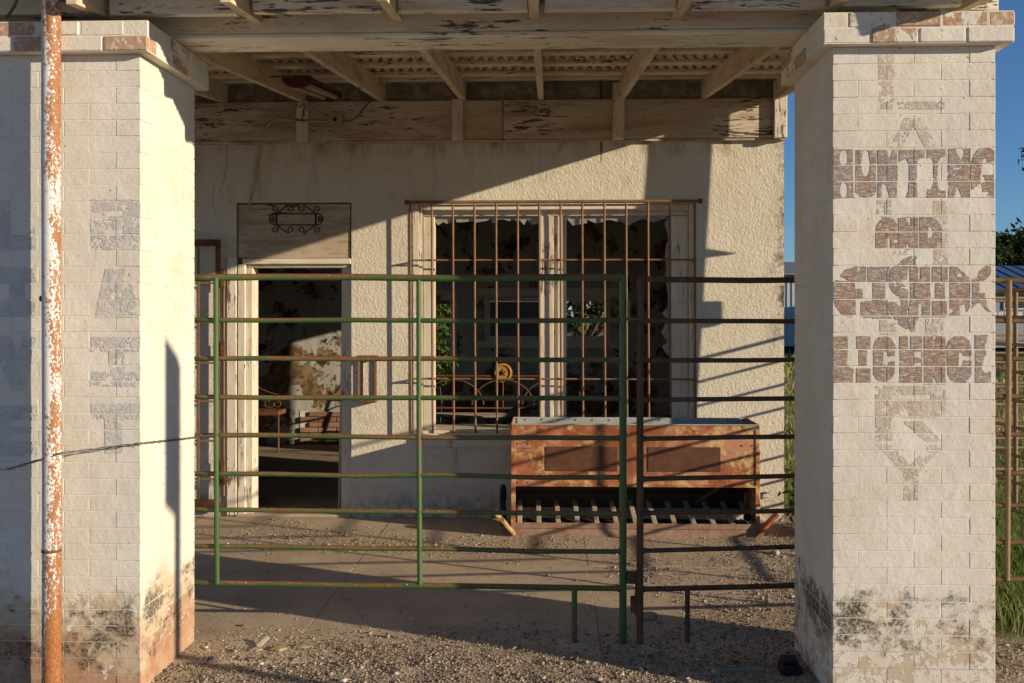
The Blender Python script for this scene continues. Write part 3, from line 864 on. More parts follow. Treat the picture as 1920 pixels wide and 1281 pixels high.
def pillar(name, label, X0, X1, mat, side, words):
    """side = -1 or +1: which flank faces the porch"""
    W = X1 - X0
    root = thing(name, label, 'pillar', ((X0 + X1) / 2, (YF + YB) / 2, 0), 'whitewashed brick pillars of the porch')
    ox, oy = (X0 + X1) / 2, (YF + YB) / 2
    hx, hy = W / 2, (YB - YF) / 2
    g = .0026
    mo = mortar_core(hx, hy, PH, 5 if side < 0 else 6).build('mortar', M_mortar, root)
    meshes = {}
    def brick_mesh(L, Dp, var):
        key = (round(L, 4), round(Dp, 4), var)
        if key not in meshes:
            r = random.Random(hash(key) & 0xffff)
            m = MB().box(-L / 2, L / 2, -Dp / 2, Dp / 2, -CH / 2 + g / 2, CH / 2 - g / 2, r.uniform(.0010, .0018))
            meshes[key] = m.mesh('brick', mat)
        return meshes[key]
    faces = []                                  # brick front rectangles for the lettering
    rest = MB()
    for c in range(NCO):
        z = (c + .5) * CH
        A = c % 2 == 0
        # rows along x (front, back) and along y (two flanks)
        for fb in (-1, 1):
            a, b = (-hx + BD, hx - BD) if A else (-hx - .0025, hx + .0025)
            n = 2 if A else 3
            st = (b - a) / n
            for q in range(n):
                jit = random.uniform(-.0006, .0003)
                cx = a + (q + .5) * st
                e = random.uniform(-.002, .002) if 0 < q < n - 1 or A else 0
                cy = fb * (hy - BD / 2 + jit)
                if fb == -1:
                    place('brick', brick_mesh(st - g, BD, random.randrange(3)), (cx, cy, z), root)
                    faces.append((ox + cx - st / 2 + g / 2 + .001, ox + cx + st / 2 - g / 2 - .001, z - CH / 2 + g / 2 + .0012, z + CH / 2 - g / 2 - .0012, oy + cy - BD / 2))
                else:
                    rest.box(cx - st / 2 + g / 2, cx + st / 2 - g / 2, cy - BD / 2, cy + BD / 2, z - CH / 2 + g / 2, z + CH / 2 - g / 2, .003)
        for sd in (-1, 1):
            a, b = (-hy - .0025, hy + .0025) if A else (-hy + BD, hy - BD)
            n = 3 if A else 2
            st = (b - a) / n
            for q in range(n):
                jit = random.uniform(-.0006, .0003)
                cy = a + (q + .5) * st; cx = sd * (hx - BD / 2 + jit)
                place('brick', brick_mesh(st - g, BD, random.randrange(3)), (cx, cy, z), root, (0, 0, math.pi / 2))
                if A and q == 0:
                    faces.append((ox + cx - BD / 2 + .001, ox + cx + BD / 2 - .001, z - CH / 2 + g / 2 + .0012, z + CH / 2 - g / 2 - .0012, oy - hy - .0025 + g / 2))
    o = rest.build('brick', mat, root); o['kind'] = 'stuff'
    # cap of two overhanging courses
    OV = .055; ch = .064
    cap = MB().box(-hx - OV + .005, hx + OV - .005, -hy - OV + .005, hy + OV - .005, PH + .0005, PH + 2 * ch - .002).build('cap', M_mortar, root)
    ex, ey = hx + OV, hy + OV
    cm = {}
    def cap_brick(L, v):
        kk = (round(L, 3), v)
        if kk not in cm:
            r = random.Random(v * 31 + int(L * 1000))
            cm[kk] = MB().box(-L / 2, L / 2, -.05, .05, -ch / 2 + .0025, ch / 2 - .0025, r.uniform(.003, .006)).mesh('brick', M_brickcap)
        return cm[kk]
    for c in range(2):
        z = PH + (c + .5) * ch
        for sd in (-1, 1):
            a, b = (-ex + .1, ex - .1) if c else (-ex, ex)
            n = 3
            for q in range(n if c else 4):
                nn = n if c else 4
                st = (b - a) / nn
                place('brick', cap_brick(st - .008, random.randrange(3)), (a + (q + .5) * st, sd * (ey - .05 + random.uniform(-.004, .002)), z), cap)
            a, b = (-ey, ey) if c else (-ey + .1, ey - .1)
            nn = 3
            for q in range(nn):
                st = (b - a) / nn
                if side == 1 and sd == 1 and c == 1 and q == 0 : continue
                place('brick', cap_brick(st - .008, random.randrange(3)), (sd * (ex - .05 + random.uniform(-.004, .002)), a + (q + .5) * st, z), cap, (0, 0, math.pi / 2))
    # lettering: thin paint film on the brick faces, row by row, interrupted by the joints and by wear
    cell = .0029
    for wname, wlabel, wmat, polys_px, wear, lift in words:
        polys = [[(lambda p: (p.x, p.z))(at(x, y, YF)) for x, y in poly] for poly in polys_px]
        lo = min(p[0] for poly in polys for p in poly); hi = max(p[0] for poly in polys for p in poly)
        zl = min(p[1] for poly in polys for p in poly); zh = max(p[1] for poly in polys for p in poly)
        m = MB()
        for fx0, fx1, fz0, fz1, fy in faces:
            if fx1 < lo or fx0 > hi or fz1 < zl or fz0 > zh: continue
            nzc = max(1, int((fz1 - fz0) / cell)); cz = (fz1 - fz0) / nzc
            nxc = max(1, int((fx1 - fx0) / cell)); cx = (fx1 - fx0) / nxc
            gx_, gz_ = np.meshgrid(fx0 + (np.arange(nxc) + .5) * cx, fz0 + (np.arange(nzc) + .5) * cz)
            ins = seg_inside(gx_, gz_, polys)
            w = .5 * value_noise(gx_ + 50, gz_ + 50, 28, 11) + .3 * value_noise(gx_ + 50, gz_ + 50, 90, 12) + .2 * value_noise(gx_ + 50, gz_ + 50, 170, 13)
            ins &= w > wear
            for r in range(nzc):
                row = ins[r]; s = None
                for c in range(nxc + 1):
                    on = c < nxc and row[c]
                    if on and s is None: s = c
                    if not on and s is not None:
                        xa, xb = fx0 + s * cx - ox, fx0 + c * cx - ox; za, zb = fz0 + r * cz, fz0 + (r + 1) * cz; yy = min(fy - oy, -hy) - lift
                        m.add([(xa, yy, za), (xb, yy, za), (xb, yy, zb), (xa, yy, zb)], [(0, 1, 2, 3)]); s = None
        if m.v:
            o = m.build(wname, wmat, root); o['label'] = wlabel; o['kind'] = 'thing' if False else 'stuff'
    return root

def R(x0, y0, x1, y1): return [(x0, y0), (x1, y0), (x1, y1), (x0, y1)]
def blob(cx, cy, rx, ry, n=14): return [(cx + rx * math.cos(2 * math.pi * i / n), cy + ry * math.sin(2 * math.pi * i / n)) for i in range(n)]
def roundrect(x0, y0, x1, y1, r, corners='abcd'):
    out = []
    for nm, cx, cy, a0 in (('a', x0 + r, y0 + r, 180), ('b', x1 - r, y0 + r, 270), ('c', x1 - r, y1 - r, 0), ('d', x0 + r, y1 - r, 90)):
        if nm in corners:
            out += [(cx + r * math.cos(math.radians(a0 + t)), cy + r * math.sin(math.radians(a0 + t))) for t in (0, 22, 45, 67, 90)]
        else:
            out.append((x0 if nm in 'ad' else x1, y0 if nm in 'ab' else y1))
    return out
# photograph pixel outlines of the words on the right pillar
def Z(bx, by, polys, k=6.0): return [[(bx + x / k, by + y / k) for x, y in p] for p in polys]
HUNT = Z(1550, 270, [
    R(72, 64, 298, 612), blob(192, 160, 48, 96), blob(192, 522, 44, 92),
    [(328, 66), (556, 66), (556, 540), (520, 590), (440, 606), (360, 585), (328, 530)], blob(440, 215, 52, 155),
    R(574, 70, 795, 606), [(676, 66), (750, 66), (722, 150), (708, 178), (694, 130)], [(612, 610), (622, 450), (668, 450), (716, 610)],
    [(816, 66), (1108, 66), (1108, 160), (1060, 152), (1022, 190), (1008, 430), (1024, 610), (892, 610), (926, 520), (930, 230), (895, 160), (816, 205)],
    [(1128, 66), (1340, 56), (1338, 148), (1290, 145), (1258, 200), (1240, 400), (1255, 500), (1290, 530), (1338, 520), (1338, 612), (1128, 612), (1135, 510), (1180, 510), (1205, 430), (1202, 210), (1180, 150), (1128, 165)],
    R(1370, 50, 1608, 612), [(1440, 48), (1540, 48), (1545, 130), (1512, 200)], [(1436, 615), (1464, 460), (1530, 615)],
    [(1626, 525), (1622, 250), (1640, 160), (1690, 70), (1760, 36), (1840, 44), (1884, 80), (1884, 200), (1800, 215), (1800, 170), (1772, 160), (1745, 210), (1730, 380), (1730, 440)], [(1745, 350), (1884, 345), (1884, 590), (1810, 585), (1830, 540), (1760, 540), (1740, 440), (1790, 430), (1790, 380)]])
AND = Z(1550, 390, [
    [(556, 464), (556, 230), (580, 170), (640, 112), (700, 100), (750, 120), (794, 190), (800, 464)], [(660, 250), (684, 200), (712, 250)], [(676, 468), (676, 345), (716, 345), (716, 468)],
    R(808, 108, 1032, 464), [(880, 104), (948, 104), (946, 200), (920, 170)], [(892, 468), (908, 372), (940, 468)],
    [(1050, 104), (1180, 100), (1260, 150), (1296, 230), (1292, 370), (1240, 440), (1180, 464), (1050, 464)], [(1146, 212), (1176, 215), (1200, 270), (1190, 330), (1140, 342)]])
FISH = Z(1550, 470, [
    [(150, 290), (210, 215), (330, 178), (445, 178), (445, 345), (320, 345), (320, 430), (405, 432), (405, 540), (330, 545), (330, 740), (250, 750), (170, 715), (100, 620), (66, 520), (70, 400), (105, 330), (180, 345), (250, 340)],
    [(464, 178), (716, 178), (695, 240), (700, 345), (660, 365), (660, 540), (690, 560), (705, 690), (735, 765), (560, 765), (390, 750), (390, 580), (520, 560), (520, 365), (464, 345)],
    [(800, 165), (870, 90), (980, 52), (940, 110), (918, 180), (905, 330), (850, 325), (838, 360), (890, 400), (918, 470), (918, 560), (908, 700), (905, 790), (920, 890), (850, 850), (780, 780), (730, 720), (705, 640), (705, 580), (790, 580), (800, 625), (835, 630), (838, 570), (820, 520), (740, 470), (708, 400), (706, 290), (720, 210), (760, 178)],
    [(935, 165), (970, 90), (1015, 58), (1000, 150), (1005, 178), (1032, 178), (1032, 320), (1060, 320), (1060, 178), (1165, 178), (1168, 745), (1075, 745), (1075, 600), (1035, 600), (1035, 750), (1000, 830), (988, 925), (940, 890), (915, 800), (930, 600), (940, 560)],
    R(1186, 178, 1360, 345), R(1220, 362, 1330, 545), R(1186, 570, 1356, 745),
    [(1390, 178), (1470, 185), (1530, 240), (1600, 300), (1615, 345), (1615, 640), (1575, 700), (1555, 600), (1500, 620), (1490, 735), (1390, 745)], R(1468, 255, 1530, 300),
    [(1635, 320), (1700, 300), (1720, 230), (1780, 180), (1850, 150), (1850, 260), (1790, 330), (1715, 345), (1715, 480), (1780, 480), (1800, 620), (1850, 700), (1790, 670), (1740, 590), (1690, 590), (1640, 640)]])
LICE = Z(1550, 620, [
    [(60, 65), (236, 65), (236, 320), (220, 360), (260, 415), (300, 430), (298, 580), (60, 590)],
    R(335, 65, 498, 215), R(365, 215, 455, 400), R(335, 425, 498, 585),
    [(528, 170), (550, 110), (600, 68), (690, 66), (745, 110), (770, 170), (770, 285), (690, 292), (680, 230), (640, 240), (635, 380), (690, 395), (700, 350), (770, 345), (765, 480), (720, 550), (640, 590), (570, 560), (528, 490)],
    R(822, 65, 1072, 600), R(916, 60, 945, 215), R(990, 235, 1076, 300), R(990, 360, 1076, 412),
    R(1100, 60, 1335, 606), [(1190, 56), (1240, 56), (1222, 125)], [(1195, 610), (1202, 510), (1252, 610)],
    [(1352, 180), (1380, 110), (1440, 66), (1540, 66), (1600, 110), (1628, 180), (1628, 285), (1540, 290), (1520, 240), (1484, 250), (1484, 400), (1525, 410), (1540, 340), (1628, 340), (1628, 500), (1570, 580), (1480, 596), (1400, 560), (1360, 480)],
    [(1672, 50), (1810, 50), (1800, 130), (1780, 150), (1790, 280), (1765, 300), (1755, 390), (1740, 430), (1790, 480), (1850, 460), (1850, 600), (1672, 600)]])
LAUN = [[(1648, 103), (1677, 103), (1677, 190), (1772, 190), (1772, 205), (1648, 205)],
        [(1697, 220), (1728, 220), (1760, 280), (1735, 280), (1713, 236), (1690, 280), (1668, 280)],
        R(1645, 376, 1672, 440), R(1750, 376, 1777, 470), R(1672, 470, 1700, 478),
        R(1750, 470, 1777, 498), R(1650, 600, 1680, 628), R(1735, 598, 1770, 626),
        roundrect(1642, 724, 1774, 784, 14, 'bc'), R(1673, 740, 1745, 749), R(1642, 784, 1672, 826),
        [(1692, 790), (1728, 790), (1771, 828), (1735, 828)],
        [(1644, 834), (1672, 834), (1708, 872), (1744, 834), (1772, 834), (1722, 886), (1722, 940), (1694, 940), (1694, 886)]]
x0R, x1R = ax(1562, YF), ax(1866, YF)
pillar('brick_pillar', 'white brick pillar with faded HUNTING AND FISHING LICENCE lettering', x0R, x1R, M_brickR, -1, [
    ('ghost_lettering', 'ghost of LAUNDRY in tall pale letters running down', M_ghost_letter, LAUN, .40, .0006),
    ('hunting_lettering', 'faded brown HUNTING lettering', M_dark_letter, HUNT, .22, .0011),
    ('and_lettering', 'faded brown AND lettering', M_dark_letter, AND, .2, .0011),
    ('fishing_lettering', 'faded brown FISHING lettering', M_dark_letter, FISH, .22, .0011),
    ('licence_lettering', 'faded brown LICENCE lettering running off the edge', M_dark_letter, LICE, .22, .0011)])
LIVE = [R(-22, 376, 20, 468), R(20, 440, 67, 468), [(50, 440), (67, 425), (67, 440)],
        R(-22, 503, 67, 530), R(18, 530, 46, 566), R(-22, 566, 67, 595),
        [(-22, 632), (22, 632), (34, 672), (44, 632), (68, 632), (46, 730), (22, 730)],
        R(-22, 760, 70, 788), R(-22, 788, 20, 828), R(20, 800, 60, 812), R(-22, 828, 70, 856)]
BAIT = [roundrect(171, 374, 262, 470, 14, 'bc'), R(196, 395, 232, 405), R(196, 430, 232, 441),
        [(198, 504), (242, 504), (262, 596), (178, 596)], R(208, 548, 230, 556),
        R(171, 632, 262, 660), R(204, 660, 234, 697), R(171, 697, 262, 725),
        R(171, 757, 262, 786), R(197, 786, 231, 850)]
x1L = ax(263, YF); x0L = x1L - (x1R - x0R)
pillar('brick_pillar', 'white brick pillar behind the rusty pipe, with faint LIVE BAIT lettering', x0L, x1L, M_brickL, 1, [
    ('live_lettering', 'faint grey LIVE lettering running down', M_blue_letter, LIVE, .3, .0011),
    ('bait_lettering', 'faint grey BAIT lettering running down', M_blue_letter, BAIT, .36, .0011)])

# ================================================================== OBJECTS
# ---- rusty white pipe in front of the left pillar
XP = ax(95, 3.955)
pp = thing('steel_pipe', 'tall white pipe streaked with orange rust, standing against a pillar', 'pipe', (XP, 3.962, 0))
MB().tube([(0, 0, -.1), (.002, 0, 1.0), (-.002, 0, 2.2), (0, 0, 4.2)], .037, 24).build('shaft', M_pole, pp)
jz = at(95, 1032, 3.96).z
MB().tube([(0, 0, jz - .006), (0, 0, jz + .006)], .0385, 24).build('joint', M_iron, pp)
jz2 = at(95, 560, 3.96).z
MB().disc((-.036, 0, jz2), (1, 0, 0), .012, .02, 8).build('bolt', M_iron, pp)

# ---- pipe gates
def gate_rails(root, A, B, zs, mat, r_top=.0162, r=.0118, sag=.005, ends='round'):
    """A, B: plan ends relative to the root"""
    A = Vector((*A, 0)); B = Vector((*B, 0))
    for i, z in enumerate(zs):
        rr = r_top if i in (0,) else (r * 1.15 if i == len(zs) - 1 else r)
        pts = [A.lerp(B, t) + Vector((0, 0, z + random.uniform(-sag, sag) * (0 < t < 1) )) for t in (0, .2, .4, .6, .8, 1)]
        m = MB().tube(pts, rr, 10)
        for t in (0, 1):
            d = (pts[1] - pts[0]).normalized(); p = pts[0] if t == 0 else pts[-1] - d * .03
            m.tube([p + d * .006, p + d * .017, p + d * .028], rr * 1.2, 10, True, [rr * 1.25, rr * 1.32, rr * 1.05])
        m.build('rail', mat, root)
YG1 = 4.735
g1 = thing('pipe_gate', 'green rusty pipe gate with nine rails tied to the left pillar', 'gate', (ax(1168, YG1), YG1, 0), 'pipe gates across the porch')
ox = g1.location.x
zsL = [at(800, y, YG1).z for y in (520.5, 600, 674, 746, 820, 893, 961, 1031, 1100)]
xl = ax(345, YG1 + .03) - ox
gate_rails(g1, (xl, .03), (0, 0), zsL, M_green)
for px, nm in ((404, 'upright'), (786, 'upright')):
    x = ax(px, YG1 - .01) - ox
    MB().tube([(x, .012, zsL[-1]), (x - .004, .012, .9), (x - .005, .012, zsL[0])], .0125, 10).build(nm, M_greener, g1)
MB().tube([(0, 0, -.02), (0, 0, zsL[0] + .012)], .0175, 12).build('end_post', M_greener, g1)
x = ax(1077, YG1) - ox
MB().tube([(x, 0, -.02), (x, 0, zsL[-1])], .014, 10).build('leg', M_green, g1)
zl = at(1185, 1112, YG1).z
m = MB().box(.016, .06, -.012, .012, zl + .045, zl + .10, .003).tube([(.066, 0, zl - .105), (.066, 0, zl + .10)], .010, 10)
m.build('hinge', M_darkgate, g1)
zt = at(1185, 585, YG1).z
MB().tube([(.0, -.01, zt - .03), (.05, -.02, zt - .035), (.085, -.01, zt - .035)], .006, 8).box(.02, .034, -.02, .0, zt - .05, zt + .06, .003).build('latch', M_green, g1)

P0 = (ax(1200, YG1), YG1); P1 = (3.02, 5.075)
g2 = thing('pipe_gate', 'dark rusty pipe gate hung between the centre post and the lettered pillar', 'gate', (P0[0], P0[1], 0), 'pipe gates across the porch')
zsR = [at(1200, y, YG1).z for y in (523.5, 602, 676, 750, 823, 898, 962, 1033, 1105)]
ex, ey = P1[0] - P0[0], P1[1] - P0[1]
gate_rails(g2, (0, 0), (ex, ey), zsR, M_darkgate, .014, .0115)
MB().tube([(0, 0, -.02), (0, 0, zsR[0] + .004)], .0165, 12).build('end_post', M_darkgate, g2)
def on2(px):
    """where the gate line crosses a photograph column"""
    t = np.linspace(0, 1, 4001); X = P0[0] + ex * t; Y = P0[1] + ey * t
    u = (px - 960.0) / F; dx, dy = -sT + u * cT, cT + u * sT
    k = np.argmin(abs(X / Y - dx / dy)); return X[k] - P0[0], Y[k] - P0[1]
x, y = on2(1289); MB().tube([(x, y, -.02), (x, y, zsR[-1])], .012, 10).build('leg', M_darkgate, g2)
x, y = on2(1888); MB().tube([(x - .004, y - .01, zsR[-1]), (x + .006, y - .01, zsR[0])], .0135, 10).build('upright', M_corral, g2)
zl2 = zl - .06
MB().box(-.045, -.016, -.012, .012, zl2 - .03, zl2 + .045, .003).build('hinge', M_darkgate, g2)
MB().tube([(-.03, 0, zt - .03), (0, -.016, zt - .035)], .006, 8).build('latch', M_darkgate, g2)
# side panel running back along the yard
g3 = thing('corral_panel', 'tan rusty corral panel running back beside the yard grass', 'fence panel', (P1[0], P1[1], 0), 'corral panels round the yard')
zsP = [1.72 - .18 * i for i in range(9)]
gate_rails(g3, (.02, .04), (.03, 3.05), zsP, M_corral, .0145, .0115)
for y in (.04, .8, 1.55, 2.3, 3.05):
    MB().tube([(.024, y, -.02 if y in (.04, 3.05) else zsP[-1]), (.024, y, zsP[0] + .002)], .0145, 10).build('upright', M_corral, g3)
for nm_, x0_, y0_, L_, mt_ in (('corral_panel standing', 3.3, 8.5, 3.1, 0), ('corral_panel further', 4.1, 10.6, 3.6, 1)):
    g4 = thing('corral_panel', ('corral panel standing across the grass just behind the near panel', 'far corral panel with a slanting brace out in the dry yard')[mt_], 'fence panel', (x0_, y0_, 0), 'corral panels round the yard')
    gate_rails(g4, (0, 0), (L_, .22), [1.70 - .18 * i for i in range(9)], M_corral, .0145, .0115)
    for t in (0, .25, .5, .75, 1):
        MB().tube([(L_ * t, .22 * t, -.02 if t in (0, 1) else .26), (L_ * t, .22 * t, 1.70)], .0145, 10).build('upright', M_corral, g4)
    MB().tube([(L_ * .5, .11, 1.68), (L_ * .3, .066, .45)], .012, 8).build('brace', M_corral, g4)
# ---- wires
def wire(name, label, pts, r, twist=0.0, mat=M_wire, group=None):
    pts = [Vector(p) for p in pts]; m = MB()
    dense = []
    for a, b in zip(pts[:-1], pts[1:]):
        n = max(2, int((b - a).length / .012))
        dense += [a.lerp(b, i / n) for i in range(n)]
    dense.append(pts[-1])
    if twist:
        for ph in (0, math.pi):
            m.tube([p + Vector((0, math.sin(i * .55 + ph), math.cos(i * .55 + ph))) * twist for i, p in enumerate(dense)], r, 6)
    else: m.tube(pts, r, 6)
    o = m.build(name, mat); return tag(o, label, 'wire', group)
YWi = 4.0
def onx(px, py, X):
    u = (px - 960.0) / F; dx, dy = -sT + u * cT, cT + u * sT
    return at(px, py, X * dy / dx)
wire('tie_wire', 'twisted grey wire tying the green gate round the pillar to the pipe',
     [at(-40, 884, YWi), at(20, 879, YWi), at(76, 862, 3.93), at(112, 850, 3.93), at(190, 841, 4.03), at(262, 832, 4.045), onx(300, 828, x1L + .006), onx(345, 823, x1L + .006), at(368, 820, 4.70), at(412, 815, 4.72), at(418, 803, 4.71)], .0022, .0035)
wire('hanging_cable', 'dark loose cable hanging under the eaves above the pipe', [at(34, -10, 4.0), at(30, 6, 4.0), at(22, 20, 4.02), at(12, 34, 4.03)], .006)

# ---- utility pole out beside the porch, a sign post by the road
up = thing('utility_pole', 'leaning wooden utility pole with a meter box beside the porch', 'pole', (2.47, 6.98, 0))
MB().tube([(-.19, 0, -.05), (-.015, 0, 2.6), (.09, 0, 4.2)], .1, 16, True, [.108, .10, .095]).build('shaft', M_polewood, up)
MB().box(.06, .29, -.03, .03, 1.86, 2.04, .01).build('meter_box', M_signback, up)
MB().prism([(.03, 2.47), (.43, 2.41), (.03, 2.36)], -.012, .012).build('bracket', M_signback, up)
sg = thing('road_sign', 'small road sign on a steel post beside the forecourt', 'sign', (3.52, 2.20, 0))
MB().box(-.19, .16, -.012, .0, 2.02, 2.76, .004).build('sign_board', M_signback, sg)
MB().tube([(.05, .035, -.05), (.05, .035, 2.7)], .033, 12).build('post', M_signback, sg)

# ---- window grille
YGr = 7.545
gz0, gz1 = at(800, 812, YGr).z, at(1000, 378.5, YGr).z
gl = thing('window_grille', 'brown rusted bar grille over the broken window', 'grille', (ax(1035, YGr), YGr, gz0))
ox, oz = gl.location.x, gl.location.z
MB().tube([(ax(763, YGr) - ox, 0, gz1 - oz), (ax(1313, YGr) - ox, 0, gz1 - oz)], .013, 10).build('top_bar', M_grille, gl)
for px in (763, 1313):
    MB().ball((ax(px, YGr) - ox, -.002, gz1 - oz), .021, 10, 6).build('knob', M_iron, gl)
for px in (769, 809.5, 849, 889.5, 930, 970.5, 1011, 1051, 1091.5, 1133, 1174, 1215, 1256, 1303):
    x = ax(px, YGr) - ox
    MB().tube([(x + .008, 0, .0), (x + .003, .001, .8), (x, 0, gz1 - oz)], .0085, 8).build('bar', M_grille, gl)
for py in (487.5, 711):
    z = at(1000, py, YGr).z - oz
    xa, xb = ax(770, YGr) - ox, ax(1303, YGr) - ox
    MB().tube([(xa, .085, z - .012), (xa, .01, z), (xa + .02, .014, z), (xb - .02, .014, z), (xb, .01, z), (xb, .085, z - .012)], .0075, 8).build('cross_bar', M_grille, gl)

# ---- security door swung open against the wall
sd = thing('security_door', 'rusty barred security door folded open against the wall by the doorway', 'door', (ax(410, 7.55), 7.56, .02))
ox = sd.location.x
x0, x1 = -.62, 0
zt_ = at(400, 449, 7.55).z - .02
for a, b in ((x0, x0 + .035), (x1 - .025, x1 + .01)):
    MB().box(a, b, -.015, .012, .03, zt_, .003).build('stile', M_iron, sd)
MB().box(x0 + .036, x1 - .026, -.014, .011, zt_ - .05, zt_, .003).build('top_rail', M_iron, sd)
MB().box(x0 + .036, x1 - .026, -.014, .011, .03, .12, .003).build('bottom_rail', M_iron, sd)
for py in (531, 605, 681, 753, 827, 899):
    z = at(400, py, 7.55).z - .02
    MB().box(x0 + .036, x1 - .026, -.008, .006, z - .007, z + .007, .002).build('bar', M_grille, sd)
xm = ax(372, 7.55) - ox
MB().box(xm - .008, xm + .008, -.012, -.0082, .121, zt_ - .051, .001).build('bar', M_grille, sd)
for py0, py1 in ((640, 668), (862, 900), (505, 540)):
    MB().box(.012, .05, -.02, .004, at(415, py1, 7.55).z - .02, at(415, py0, 7.55).z - .02, .004).build('hinge_plate', M_iron, sd)
MB().tube([(.04, -.008, .15), (.04, -.008, at(415, 520, 7.55).z)], .008, 8).build('hinge_rod', M_grille, sd)
k0 = at(422, 903, 7.52)
MB().ball((.05, -.03, k0.z - .02), .026, 12, 8).build('knob', M_iron, sd)

# ---- house-number holder of scrolled iron above the door
YN = YW + .008
nb = thing('number_plate_holder', 'black scrolled iron plate holder on the board above the door', 'iron holder', at(555, 411, YN))
def npt(px, py): return at(px, py, YN) - Vector(nb.location)
m = MB()
c4 = [npt(518, 401), npt(592, 401), npt(592, 422), npt(518, 422)]
m.bar(c4[0], c4[1], .009, .008); m.bar(c4[2], c4[3], .009, .008)
m.bar(c4[0], c4[3], .012, .0085); m.bar(c4[1], c4[2], .012, .0085)
m.build('plate_frame', M_blackiron, nb)
def spiral(c, r, a0, turns, n=18):
    return [npt(c[0] + r * (1 - .75 * t) * math.cos(a0 + turns * 2 * math.pi * t), c[1] + r * (1 - .75 * t) * math.sin(a0 + turns * 2 * math.pi * t)) for t in [i / (n - 1) for i in range(n)]]
for sx in (-1, 1):
    for sy in (-1, 1):
        q = lambda x, y: npt(555 + sx * x, 411 + sy * y)
        def curl(cx, cy, r, a0, turn, n=16):
            return [q(cx + r * (1 - .72 * t) * math.cos(a0 + turn * t), cy + r * (1 - .72 * t) * math.sin(a0 + turn * t)) for t in [i / (n - 1) for i in range(n)]]
        MB().tube([q(33, 13), q(24, 20), q(15, 26)] + curl(9, 20, 7, 1.0, -6.2), .0036, 6).build('scroll', M_blackiron, nb)
        MB().tube([q(36, 10), q(34, 15)] + curl(40, 19, 6.5, 2.9, -6.0), .0036, 6).build('scroll', M_blackiron, nb)
        MB().tube([q(38, 12), q(45, 9), q(50, 4)] + curl(45, 3, 5.5, .1, -5.5), .0036, 6).build('scroll', M_blackiron, nb)
MB().prism([(npt(x, y).x, npt(x, y).z) for x, y in ((532, 380), (563, 380), (560, 388), (536, 388))], -.004, .003).build('rust_tab', M_iron, nb)

# ---- empty mailbox frame on the wall
mb0 = at(689, 755, YW - .06)
mx = thing('mailbox_frame', 'rusty open mailbox frame fixed to the stucco beside the door', 'mailbox', (mb0.x, YW, mb0.z))
hw = (ax(706, YW - .06) - ax(673, YW - .06)) / 2; hh = at(689, 667, YW - .06).z - mb0.z
MB().box(-hw - .01, hw + .01, -.085, -.002, hh - .03, hh, .004).build('lid', M_iron, mx)
MB().box(-hw, hw, -.08, -.002, 0, .03, .004).build('tray', M_iron, mx)
for s in (-1, 1):
    MB().box(s * hw - .007, s * hw + .007, -.08, -.066, .031, hh - .031, .002).build('side_rod', M_grille, mx)
    MB().box(s * hw * .72 - .006, s * hw * .72 + .006, -.02, -.003, .031, hh - .031, .002).build('side_rod', M_grille, mx)

# ---- lamp fixture, insulator, cables
f0 = at(558, 158, 6.25)
f0.z -= .0
lf = thing('tube_lamp', 'dark red double tube lamp fixture with dead tubes below the rafters', 'lamp', f0)
lf.rotation_euler = (math.radians(6.6), 0, 0)
m = MB(); pts = []
R0 = .095
prof = [(R0 * 1.05 * math.cos(a), .035 - R0 * .62 * math.sin(a)) for a in np.linspace(0, math.pi, 10)]
poly = [(-R0 * 1.05, .035)] + [(x, z) for x, z in reversed(prof)] 
poly = [(x, z) for x, z in prof] + [(-R0 * .9, .055), (R0 * .9, .055)]
m.prism(poly, 0, .02); m.build('end_plate', M_darkred, lf)
MB().box(-.075, .075, .021, .95, .03, .055, .006).build('tray', M_darkred, lf)
for s in (-1, 1):
    MB().tube([(s * .045, .022, -.005), (s * .045, .93, .012)], .019, 12).build('tube', M_tubelamp, lf)
MB().prism([(x * .9, z * .9) for x, z in poly], .931, .95).build('end_plate', M_darkred, lf)
MB().box(-.10, -.02, -.04, .0, .04, .05, .001).tube([(-.17, -.02, .045), (-.1, -.02, .045)], .005, 6).build('bracket', M_iron, lf)
i0 = at(629, 225, YL - .03)
ins = thing('lamp_socket', 'round white porcelain lamp socket base on the ledger board', 'lamp socket', i0)
MB().disc((0, .012, 0), (0, 1, 0), .055, .026, 24).build('base', M_porcelain, ins)
MB().disc((0, -.008, 0), (0, 1, 0), .026, .02, 18).build('rim', M_porcelain, ins)
MB().disc((0, -.012, 0), (0, 1, 0), .016, .02, 12).build('socket', M_dark, ins)
Yc = YL - .012
wire('lamp_cable', 'beige cable drooping along the ledger board to the porcelain socket', [at(x, y, Yc if not (550 < x < 580) else YL - .056) for x, y in ((366, 197), (430, 194), (500, 209), (525, 210), (552, 201), (578, 200), (600, 212), (615, 219))], .0055, 0, M_porcelain)
wire('lamp_cable', 'old cable running down the wall beside the door transom', [at(x, y, Y) for x, y, Y in ((612, 227, Yc), (578, 227, YL - .056), (552, 225, YL - .056), (520, 224, Yc), (503, 233, Yc), (494, 252, Yc), (488, 265, YW - .012), (478, 330, YW - .012), (469, 378, YW - .012), (467, 392, YW - .004))], .009, 0, M_header)
wire('lamp_cable', 'dark wire looping from the porcelain socket up to a rafter', [at(x, y, Yc) for x, y in ((644, 228), (658, 226), (672, 218), (680, 205), (690, 194), (700, 186))], .005)

